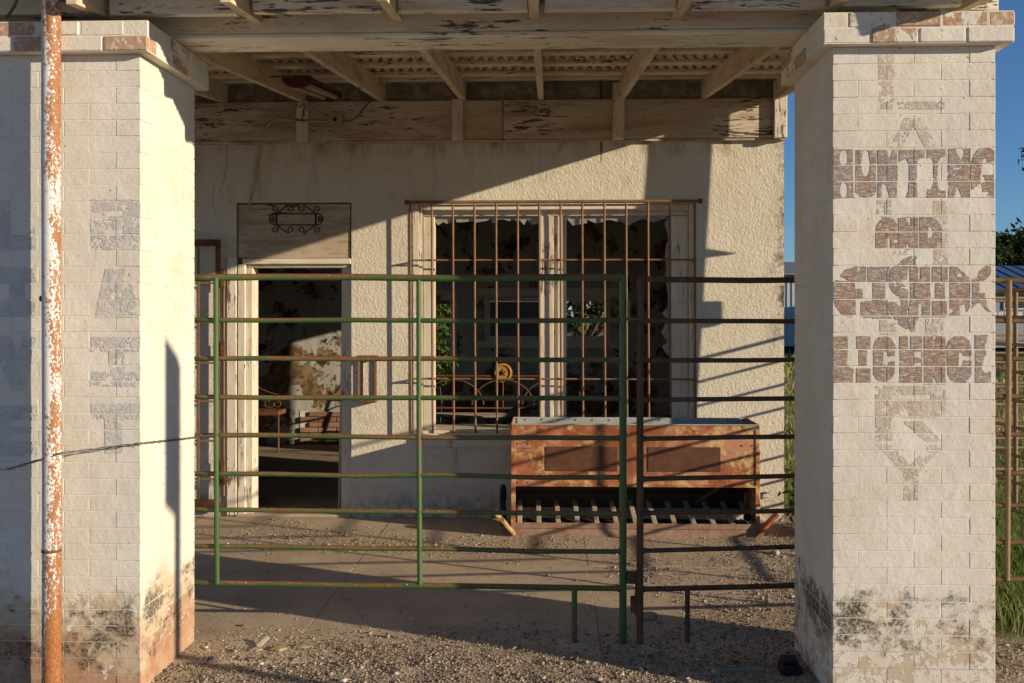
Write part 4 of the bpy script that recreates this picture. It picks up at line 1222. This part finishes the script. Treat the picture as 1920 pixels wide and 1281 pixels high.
# ---- the big rusty feeder
YFr, YBr = 7.02, 7.50
fx0, fx1 = ax(958, YFr), ax(1425, YFr)
fz = at(1190, 797, YFr).z
fd = thing('livestock_feeder', 'rusty orange steel livestock feeder standing under the barred window', 'feeder', ((fx0 + fx1) / 2, YFr, 0))
ox = fd.location.x; L = (fx1 - fx0) / 2
fzb = at(1190, 910, YFr).z
def fpart(n, mb, mt): return mb.build(n, mt, fd)
fp = fpart('front_panel', MB().box(-L + .012, L - .012, 0, .006, fzb, fz - .004, .002), M_feeder)
fpart('front_rim', MB().box(-L + .012, L - .012, -.006, .016, fz - .003, fz + .006, .003), M_galv)
fpart('front_hem', MB().box(-L + .012, L - .012, -.008, .0055, fzb - .012, fzb - .0005, .003), M_feeder)
for s in (-1, 1):
    prof = [(0, .05), (0, fz - .05), (.012, fz - .018), (.045, fz + .004), (.48, fz + .004), (.48, .05), (.30, .02), (.08, .02)]
    a, b = (s * L, s * (L - .006))
    fpart('end_panel', MB().prism([(y, z) for y, z in prof], min(a, b), max(a, b), 'x'), M_feeder)
    fpart('corner_flange', MB().box(s * L - .001 * s, s * (L - .032), -.007, -.0005, .03, fz - .03, .002), M_feeder)
fpart('back_panel', MB().box(-L + .007, L - .007, .474, .48, .1, fz + .004, .002), M_galv)
fpart('hopper_lining', MB().add([(-L + .02, .012, .40), (L - .02, .012, .40), (L - .02, .472, .22), (-L + .02, .472, .22)], [(0, 1, 2, 3)]).add([(-L + .02, .472, .11), (L - .02, .472, .11), (L - .02, .468, fzb), (-L + .02, .468, fzb)], [(0, 1, 2, 3)]), M_feeder_in)
fpart('galvanized_rim', MB().box(-L + .03, L - .03, .466, .4735, fz - .20, fz - .001, .002), M_galv)
for a, b in ((1023, 1158), (1215, 1351)):
    xa, xb = ax(a, YFr) - ox, ax(b, YFr) - ox
    fpart('faded_plate', MB().box(xa, xb, -.005, -.0005, at(1190, 884, YFr).z, at(1190, 838, YFr).z, .0015), M_plate)
rv = MB().ball((0, 0, 0), .0055, 6, 4).mesh('rivet', M_plate)
for px, py in ((971, 832), (990, 832), (971, 904), (990, 904), (1391, 836), (1411, 836), (1391, 907), (1411, 907)):
    p = at(px, py, YFr - .002); place('rivet', rv, (p.x - ox, p.y - YFr, p.z), fd)
for px in np.linspace(985, 1395, 14):
    p = at(px, 784, YFr + .465); place('rivet', rv, (p.x - ox, .464, fz - .014), fd)
# rack floor of slats over the trough
for i in range(13):
    x = -L + .05 + i * (2 * L - .1) / 12
    MB().bar((x, .44, .165), (x + .01, .03, .075), .034, .02, 0, .003).build('slat', M_slat, fd)
fpart('trough_floor', MB().box(-L + .02, L - .02, .03, .47, .012, .03), M_feeder_in)
fpart('front_lip', MB().box(-L + .0, L - .0, -.012, -.001, .055, .095, .003).add([(-L, -.012, .054), (L, -.012, .054), (L, -.035, .0), (-L, -.035, .0)], [(0, 1, 2, 3)]).add([(-L, -.002, .054), (L, -.002, .054), (L, -.025, .0), (-L, -.025, .0)], [(3, 2, 1, 0)]), M_lip)
for s in (-1, 1):
    MB().bar((s * (L - .03), -.02, .015), (s * (L + .115), -.02, .175), .022, .085, math.pi / 2, .003).build('skid_arm', M_feeder, fd)
fpart('brace', MB().bar((L * .72, .05, fzb), (L * .55, .44, .15), .02, .02), M_iron)
wr = thing('wheel_ring', 'small black rubber ring hanging behind the left end of the feeder', 'ring', (ax(942, 7.1), 7.2, 0))
pts = [(.0, .075 * math.cos(a), .18 + .13 * math.sin(a)) for a in np.linspace(.2, 2 * math.pi - .2, 20)]
MB().tube(pts, .022, 8).build('tyre', M_dark, wr)
p = at(1401, 970, 7.12)
bl = MB().ball((0, 0, 0), .028, 14, 8).build('rubber_ball', M_dark); bl.location = p; tag(bl, 'small shiny black ball lying at the right end of the feeder rack', 'ball')

# ---- iron benches inside the store
def bench(label, X0, X1, Y, medal, back=True):
    root = thing('iron_bench', label, 'bench', ((X0 + X1) / 2, Y, 0), 'iron garden benches inside the store')
    h = (X1 - X0) / 2
    for i in range(5):
        MB().box(-h, h, -.40 + i * .085, -.34 + i * .085, .435, .452, .004).build('slat', M_wood_old if back else M_iron, root)
    for s in (-1, 1):
        MB().tube([(s * h, -.42, 0), (s * h, -.40, .43), (s * h, -.42, .62)], .013, 8).build('leg', M_iron, root)
        MB().tube([(s * h, .06, 0), (s * h, .0, .43), (s * h, .07, .88 if back else .5)], .013, 8).build('leg', M_iron, root)
        arm = [(s * h, .03, .66), (s * h, -.2, .70), (s * h, -.36, .68)] + [(s * h, -.40 + .05 * math.sin(a) * (1 - a / 9), .63 + .05 * math.cos(a) * (1 - a / 9)) for a in np.linspace(0, 6, 14)]
        MB().tube(arm, .012, 8).build('armrest', M_iron, root)
    if not back: return root
    for z, yy in ((.50, .01), (.86, .066)):
        MB().tube([(-h, yy, z), (h, yy, z)], .011, 8).build('back_rail', M_iron, root)
    n = 3; w = 2 * h / n
    for i in range(n):
        c = -h + (i + .5) * w
        for q in (-1, 1):
            arc = [(c + w * .62 * math.cos(a), .035, .52 + .30 * math.sin(a) + 0) for a in np.linspace(.05 if q > 0 else math.pi - .05, math.pi / 2, 10)]
            MB().tube(arc, .009, 6).build('back_scroll', M_iron, root)
        MB().tube([(c, .02, .51), (c, .06, .86)], .009, 6).build('back_spindle', M_iron, root)
    if medal:
        md = MB().disc((0, .06, .90), (0, 1, 0), .108, .03, 28).build('medallion', M_medal, root)
        ring = [(.088 * math.cos(a), .04, .90 + .088 * math.sin(a)) for a in np.linspace(0, 2 * math.pi, 25)]
        MB().tube(ring, .007, 6, False).build('ring', M_medal, md)
        st = []
        for i in range(10):
            r = .05 if i % 2 == 0 else .02; a = math.pi / 2 + i * math.pi / 5
            st.append((r * math.cos(a), .90 + r * math.sin(a)))
        vs = [(x, .044, z) for x, z in st] + [(0, .026, .90)]
        MB().add(vs, [(i, (i + 1) % 10, 10) for i in range(10)]).build('star', M_medal_d, md)
    return root
bench('iron bench with a golden star medallion seen through the barred window', ax(800, 11.2), ax(1085, 11.2), 11.25, True)
YS = 11.1
ib = thing('iron_bench', 'iron bench end with curled scrollwork seen through the doorway', 'bench', (ax(522, YS), YS, 0), 'iron garden benches inside the store')
def ipt(px, py, dy=0.0): return at(px, py, YS) - Vector(ib.location) + Vector((0, dy, 0))
ib_l = ipt(300, 776).x
MB().tube([ipt(522, 770), ipt(522, 812), Vector((0, 0, 0))], .011, 8).build('leg', M_iron, ib)
MB().tube([(ib_l, 0, 0), (ib_l, 0, ipt(522, 772).z)], .011, 8).build('leg', M_iron, ib)
MB().box(ib_l - .01, .008, -.02, .30, ipt(522, 776).z - .018, ipt(522, 771).z, .004).build('seat', M_iron, ib)
MB().tube([(ib_l, .28, .0), (ib_l, .28, ipt(522, 776).z - .02)], .011, 8).build('leg', M_iron, ib)
MB().tube([ipt(440, 690), ipt(475, 717), ipt(490, 730), ipt(508, 737), ipt(521, 740)], .007, 8).build('back_rod', M_iron, ib)
for cx, cy, r, a0, d in ((503, 755, 12, 0, 1), (521, 756, 9, math.pi, -1)):
    MB().tube([ipt(cx + r * (1 - .07 * t) * math.cos(a0 + d * t * .5), cy + r * (1 - .07 * t) * math.sin(a0 + d * t * .5)) for t in [i * .8 for i in range(15)]], .006, 6).build('scroll', M_iron, ib)

# vine on the inner brick
def leaf_cloud(name, label, cat, pts, size, mat, n_face=1, seed=5, parent=None):
    r = np.random.default_rng(seed); V = []; Fc = []; T = []
    for (x, y, z) in pts:
        s = size * r.uniform(.6, 1.3); d = r.normal(size=3); d /= np.linalg.norm(d) + 1e-6
        e = np.cross(d, r.normal(size=3)); e /= np.linalg.norm(e) + 1e-6
        p = np.array((x, y, z)); i = len(V); b = e * s; a = np.cross(d, e) * s * .38
        nrm = d * s * .12
        V += [p - b * .5, p + a * .55 - b * .05 + nrm, p + b * .55, p - a * .55 - b * .05 + nrm]; Fc.append((i, i + 1, i + 2, i + 3)); T += [r.random()] * 4
    return fast_mesh(name, np.array(V), np.array(Fc), mat, np.array(T), parent)
vx0, vx1 = ax(812, YBK), ax(838, YBK)
vine = thing('vine', 'green creeper climbing the bare brick inside the store', 'plant', ((vx0 + vx1) / 2, YBK - .05, 0))
vp = []
for i in range(9):
    c = (random.uniform(-.10, .12), random.uniform(-.12, -.03), .78 + i * .105)
    vp += [(c[0] + random.gauss(0, .05), c[1] + random.gauss(0, .03), c[2] + random.gauss(0, .045)) for _ in range(40)]
leaf_cloud('foliage', '', '', vp, .075, M_weed, seed=8, parent=vine)
MB().tube([(-.02, 0, 0), (.03, -.01, .5), (-.03, -.01, 1.0), (.02, -.01, 1.7)], .006, 6).build('stem', M_bark, vine)

# ---- weeds by the corner and grass
def weed(label, x, y, h, n, seed, r0=.14):
    r = random.Random(seed)
    root = thing('weed', label, 'weed', (x, y, 0), 'green weeds along the porch edge')
    pts = []; st = MB()
    for i in range(9):
        a = r.uniform(0, 6.28); q = r.uniform(.2, 1) * r0; top = h * r.uniform(.55, 1)
        p = [(0, 0, -.02), (q * .4 * math.cos(a), q * .4 * math.sin(a), top * .5), (q * math.cos(a), q * math.sin(a), top)]
        st.tube(p, .003, 5)
        for k in range(n // 9):
            t = r.uniform(.15, 1.02)
            pts.append((q * t * math.cos(a) + r.gauss(0, .03), q * t * math.sin(a) + r.gauss(0, .03), max(.01, top * t + r.gauss(0, .02))))
    st.build('stem', M_bark, root)
    leaf_cloud('foliage', '', '', pts, .055, M_weed, seed=seed, parent=root)
weed('leafy green weed rooted at the stucco corner behind the feeder', XR + .06, 7.35, .38, 260, 3)
weed('low green weed just beyond the stucco corner', XR + .22, 7.85, .42, 240, 4, .2)
weed('bushy weed growing close to the lettered pillar', XR + .02, 7.05, .16, 150, 6, .12)
def blades(name, n, xr, yr, h0, h1, seed, w=.004, tone=(0, 1), dens=None):
    r = np.random.default_rng(seed)
    X = r.uniform(*xr, n); Y = r.uniform(*yr, n)
    if dens is not None:
        k = r.random(n) < dens(X, Y); X, Y = X[k], Y[k]; n = len(X)
    H = r.uniform(h0, h1, n) * (.5 + value_noise(X + 30, Y + 30, 1.7, 21)); a = r.uniform(0, 6.283, n); ln = r.uniform(.1, .8, n) * H
    W = w * r.uniform(.7, 1.5, n); b = a + math.pi / 2
    ca, sa = np.cos(a), np.sin(a); cb, sb = np.cos(b) * W, np.sin(b) * W
    z0 = np.full(n, -.02)
    P = np.stack([np.stack([X - cb, Y - sb, z0], -1), np.stack([X + cb, Y + sb, z0], -1),
                  np.stack([X + ca * ln * .35 + cb * .7, Y + sa * ln * .35 + sb * .7, H * .6], -1), np.stack([X + ca * ln * .35 - cb * .7, Y + sa * ln * .35 - sb * .7, H * .6], -1),
                  np.stack([X + ca * ln + cb * .1, Y + sa * ln + sb * .1, H], -1), np.stack([X + ca * ln - cb * .1, Y + sa * ln - sb * .1, H], -1)], 1)
    base = (np.arange(n) * 6)[:, None, None]
    Fc = (base + np.array([[0, 1, 2, 3], [3, 2, 4, 5]])[None]).reshape(-1, 4)
    T = np.repeat(np.clip(r.uniform(*tone, n) * .6 + .55 * value_noise(X + 9, Y + 9, .8, 5), 0, 1), 6)
    return tag(fast_mesh(name, P.reshape(-1, 3), Fc, M_grass, T), kind='stuff')
gd = lambda X, Y: np.clip((X - 1.95 + .5 * value_noise(X + 20, Y + 20, 2.2, 31)) * 2.2, 0, 1) * np.clip((Y - 5.0) * 2 + .3, 0.0, 1)
blades('grass', 42000, (1.9, 5.0), (4.9, 9.0), .03, .13, 1, .0035, (.25, 1.0), gd)
blades('grass', 26000, (1.9, 12), (8.5, 22), .04, .13, 2, .009, (.45, 1.25))
blades('dry_grass', 16000, (2, 30), (20, 60), .06, .2, 3, .03, (.5, 1.25))

# ---- gravel: loose pebbles, each solid
def pebbles():
    bm = bmesh.new(); bmesh.ops.create_cube(bm, size=1.35)
    bv = np.array([v.co[:] for v in bm.verts]); bf = np.array([[v.index for v in f.verts] for f in bm.faces]); bm.free()
    r = np.random.default_rng(4)
    n = 330000
    X = r.uniform(-2.7, 2.6, n); Y = r.uniform(3.3, 7.5, n)
    d = np.clip((4.95 - Y + .35 * (value_noise(X + 40, Y + 40, 1.6, 41) - .5)) * 1.5, 0, 1) ** 1.3
    right = np.clip((X - .35) * .55 + .6 * (value_noise(X + 40, Y + 40, 2.1, 42) - .5), 0, 1) * .75
    scat = np.clip(value_noise(X + 40, Y + 40, 1.5, 43) - .72, 0, 1) * 1.0 + .009
    strip = np.exp(-((Y - 7.0) / .14) ** 2) * np.exp(-((X + 1.7) / .5) ** 2) * .3
    p = np.clip(np.maximum.reduce([d, right, scat, strip]), 0, 1)
    p = np.where((X > 2.5) & (Y > 5.3), 0.05, p)
    k = r.random(n) < p * .85
    X, Y = X[k], Y[k]; n = len(X)
    S = .0018 + .0048 * r.random(n) ** 2.8 + .009 * (r.random(n) > .9955)
    sc = np.stack([r.uniform(.8, 1.4, n), r.uniform(.8, 1.3, n), r.uniform(.5, .85, n)], -1) * S[:, None]
    a = r.uniform(0, 6.283, n)
    jit = 1 + r.uniform(-.38, .3, (n, len(bv), 1))
    V = bv[None] * jit * sc[:, None]
    c, s = np.cos(a)[:, None], np.sin(a)[:, None]
    x = V[..., 0] * c - V[..., 1] * s; y = V[..., 0] * s + V[..., 1] * c
    gz = (value_noise(X, Y, 1.3, 1) - .5) * .03 + (value_noise(X, Y, 9, 2) - .5) * .012 + (value_noise(X, Y, 24, 3) - .5) * .006 - .002
    gz = np.where((Y > 4.42) & (X < 1.62), np.maximum(gz, .004), gz)
    V = np.stack([x + X[:, None], y + Y[:, None], V[..., 2] + (gz + sc[:, 2] * .35)[:, None]], -1)
    Fc = (bf[None] + (np.arange(n) * len(bv))[:, None, None]).reshape(-1, bf.shape[1])
    T = np.repeat(np.clip(r.normal(.5, .3, n), 0, 1), len(bv))
    return tag(fast_mesh('gravel', V.reshape(-1, 3), Fc, M_gravel, T), kind='stuff')
pebbles()

def rock(label, p, r, sc, mat, seed, name='stone', cat='stone'):
    rr = random.Random(seed); bm = bmesh.new(); bmesh.ops.create_icosphere(bm, subdivisions=3, radius=r)
    for v in bm.verts:
        n = v.co.normalized(); k = 1 + .16 * math.sin(n.x * 5 + seed) * math.cos(n.y * 4 + seed * 2) + .07 * math.sin(n.z * 9 + n.x * 7) + rr.uniform(-.02, .02)
        v.co = Vector((v.co.x * sc[0], v.co.y * sc[1], v.co.z * sc[2])) * k
    me = bpy.data.meshes.new(name); bm.to_mesh(me); bm.free(); me.materials.append(mat)
    for q in me.polygons: q.use_smooth = True
    o = bpy.data.objects.new(name, me); o.location = p; link(o); return tag(o, label, cat)
rock('tan stone lying just behind the foot of the gate posts', gr(1219, 1163) + Vector((0, 0, .02)), .032, (1.2, .9, .75), M_tanstone, 1)
rock('smooth white pebble on the gravel by the feeder', gr(1455, 1041) + Vector((0, 0, .015)), .024, (1.1, .9, .8), M_stone, 2)
rock('flat tan flake lying on the foreground gravel', gr(521, 1220) + Vector((0, 0, .01)), .035, (1.1, .9, .3), M_tanstone, 3, 'stone_flake', 'stone flake')
rock('pale pinkish flake beside the bone-white shard', gr(565, 1214) + Vector((0, 0, .006)), .04, (1.3, .6, .2), M_tanstone, 4, 'stone_flake', 'stone flake')
rock('small tan flake under the white shard', gr(478, 1220) + Vector((0, 0, .006)), .03, (1.2, .8, .3), M_tanstone, 5, 'stone_flake', 'stone flake')
rock('small round stone on the slab near the lettered pillar', gr(1421, 1117) + Vector((0, 0, .01)), .012, (1, 1, .8), M_tanstone, 6)
sh = MB().bar(gr(483, 1217) + Vector((0, 0, .01)), gr(503, 1208) + Vector((0, 0, .035)), .022, .006, .4, .002).build('white_shard', M_stone)
tag(sh, 'white paint shard tilted up on the foreground gravel', 'shard')
bx = gr(1481, 1262); bc = thing('rubber_block', 'battered black rubber block beside the base of the lettered pillar', 'block', bx)
MB().box(-.045, .045, -.05, .05, -.005, .045, .012).build('body', M_dark, bc)
MB().box(-.04, .035, -.035, .045, .046, .068, .01).build('top_layer', M_dark, bc)
# dry twigs and straw
def straw():
    r = np.random.default_rng(9); V = []; Fc = []; T = []
    for i in range(420):
        x, y = r.uniform(-2, 2), r.uniform(3.6, 7.2); L = r.uniform(.012, .07); a = r.uniform(0, 6.28); w = r.uniform(.0012, .004)
        d = np.array((math.cos(a), math.sin(a), 0)) * L; e = np.array((-math.sin(a), math.cos(a), 0)) * w
        z = .012 if y > 4.86 else .014; p = np.array((x, y, z)); k = len(V); up = np.array((0, 0, r.uniform(.002, .012)))
        V += [p - e, p + e, p + d * .5 + e + up, p + d * .5 - e + up, p + d + e * .4, p + d - e * .4]; Fc += [(k, k + 1, k + 2, k + 3), (k + 3, k + 2, k + 4, k + 5)]; T += [r.random()] * 6
    return tag(fast_mesh('straw_litter', np.array(V), np.array(Fc), M_dry, np.array(T)), kind='stuff')
straw()

# ------------------------------------------------------------------ background
def tree(label, x, y, h, cr, seed, n=2600, size=.3, z0=.3, group='trees beyond the yard'):
    r = np.random.default_rng(seed); root = thing('tree', label, 'tree', (x, y, 0), group)
    t = MB().tube([(0, 0, -.2), (.1, 0, h * .3), (-.1, .1, h * .6)], .2, 8, True, [.035 * h, .025 * h, .012 * h])
    cl = []
    for i in range(16):
        a = r.uniform(0, 6.28); q = r.uniform(.1, .85) * cr; zz = h * r.uniform(z0, .92); q *= math.sqrt(max(.15, 1 - ((zz / h - .6) / .45) ** 2))
        c = np.array((q * math.cos(a), q * math.sin(a), zz)); cl.append((c, cr * r.uniform(.25, .5)))
        t.tube([(0, 0, h * .28), tuple(c * .6 + np.array((0, 0, h * .08))), tuple(c)], .02, 5, False, [.016 * h, .01 * h, .004 * h])
    t.build('trunk', M_bark, root)
    pts = []
    for i in range(n):
        c, q = cl[r.integers(len(cl))]; d = r.normal(size=3); d /= np.linalg.norm(d); pts.append(tuple(c + d * q * r.random() ** .4 * np.array((1, 1, .75))))
    leaf_cloud('crown', '', '', pts, size, M_tree, seed=seed, parent=root)
    return root
yT = 62
tree('dark green oak standing behind the blue roofed house', ax(1892, yT), yT, 7.2, 3.4, 1, 5200, .42)
tree('lower dark tree at the right end of the blue roof', ax(1960, yT), yT, 6.6, 4.0, 2, 5200, .42)
tree('leafy tree outside the back window of the store', .55, 16.0, 3.6, 1.6, 3, 3000, .16, .2)
tree('tall tree rising beyond the yard at the right edge', ax(2090, 40), 40, 9.2, 3.0, 5, 4200, .36)

# blue-roofed house
hs = thing('house', 'low grey house with a blue metal roof beyond the yard', 'house', (21, 34, 0))
hx0 = ax(1846, 34) - 21; hz = 2.35
MB().box(hx0, 9, 0, 6, .45, hz).build('wall', M_siding, hs)
for i in range(46):
    x = hx0 + .02 + i * .21
    MB().box(x, x + .18, -.025, -.002, 1.42, 1.64, .004).build('plank', M_whitetrim, hs)
MB().prism([(-.5, hz - .02), (3, 3.25), (6.5, hz - .02), (6.5, hz + .06), (3, 3.34), (-.5, hz + .06)], hx0 - .4, 9.4, 'x').build('roof', M_bluroof, hs)
for i in range(24):
    x = hx0 - .35 + i * .45
    MB().bar((x, -.5, hz + .075), (x, 3, 3.355), .03, .03).build('roof_rib', M_bluroof, hs)
for xw in (ax(1884, 34) - 21, ax(1884, 34) - 18):
    w = MB().box(xw - .06, xw + 1.0, -.05, -.003, 1.72, 2.3, .01).build('window', M_whitetrim, hs)
    MB().box(xw, xw + .94, -.058, -.051, 1.78, 2.24).build('pane', M_darkwin, w)
MB().box(hx0 + .05, 8.9, .2, 5.8, -.05, .449).build('underfloor_dark', M_dark, hs)  # inset black box paints the shade under the raised house
# pale metal shed
sx0, sx1 = ax(1462, 40), ax(1560, 40)
sh_ = thing('metal_shed', 'pale blue ribbed metal shed beyond the building corner', 'shed', ((sx0 + sx1) / 2, 40, 0))
hL = (sx1 - sx0) / 2; ht = at(1480, 515, 40).z
MB().box(-hL, hL, 0, 5, .3, ht).build('wall', M_shedwall, sh_)
for i in range(int(2 * hL / .2)):
    x = -hL + .1 + i * .2
    MB().box(x - .03, x + .03, -.03, -.001, .3, ht - .01, .008).build('siding_rib', M_shedwall, sh_)
MB().prism([(-.3, ht - .02), (2.5, ht + .55), (5.3, ht - .02), (5.3, ht + .05), (2.5, ht + .63), (-.3, ht + .05)], -hL - .2, hL + .2, 'x').build('roof', M_shedroof, sh_)
MB().box(-hL + .05, hL - .05, .1, 4.9, -.05, .299).build('underfloor_dark', M_dark, sh_)
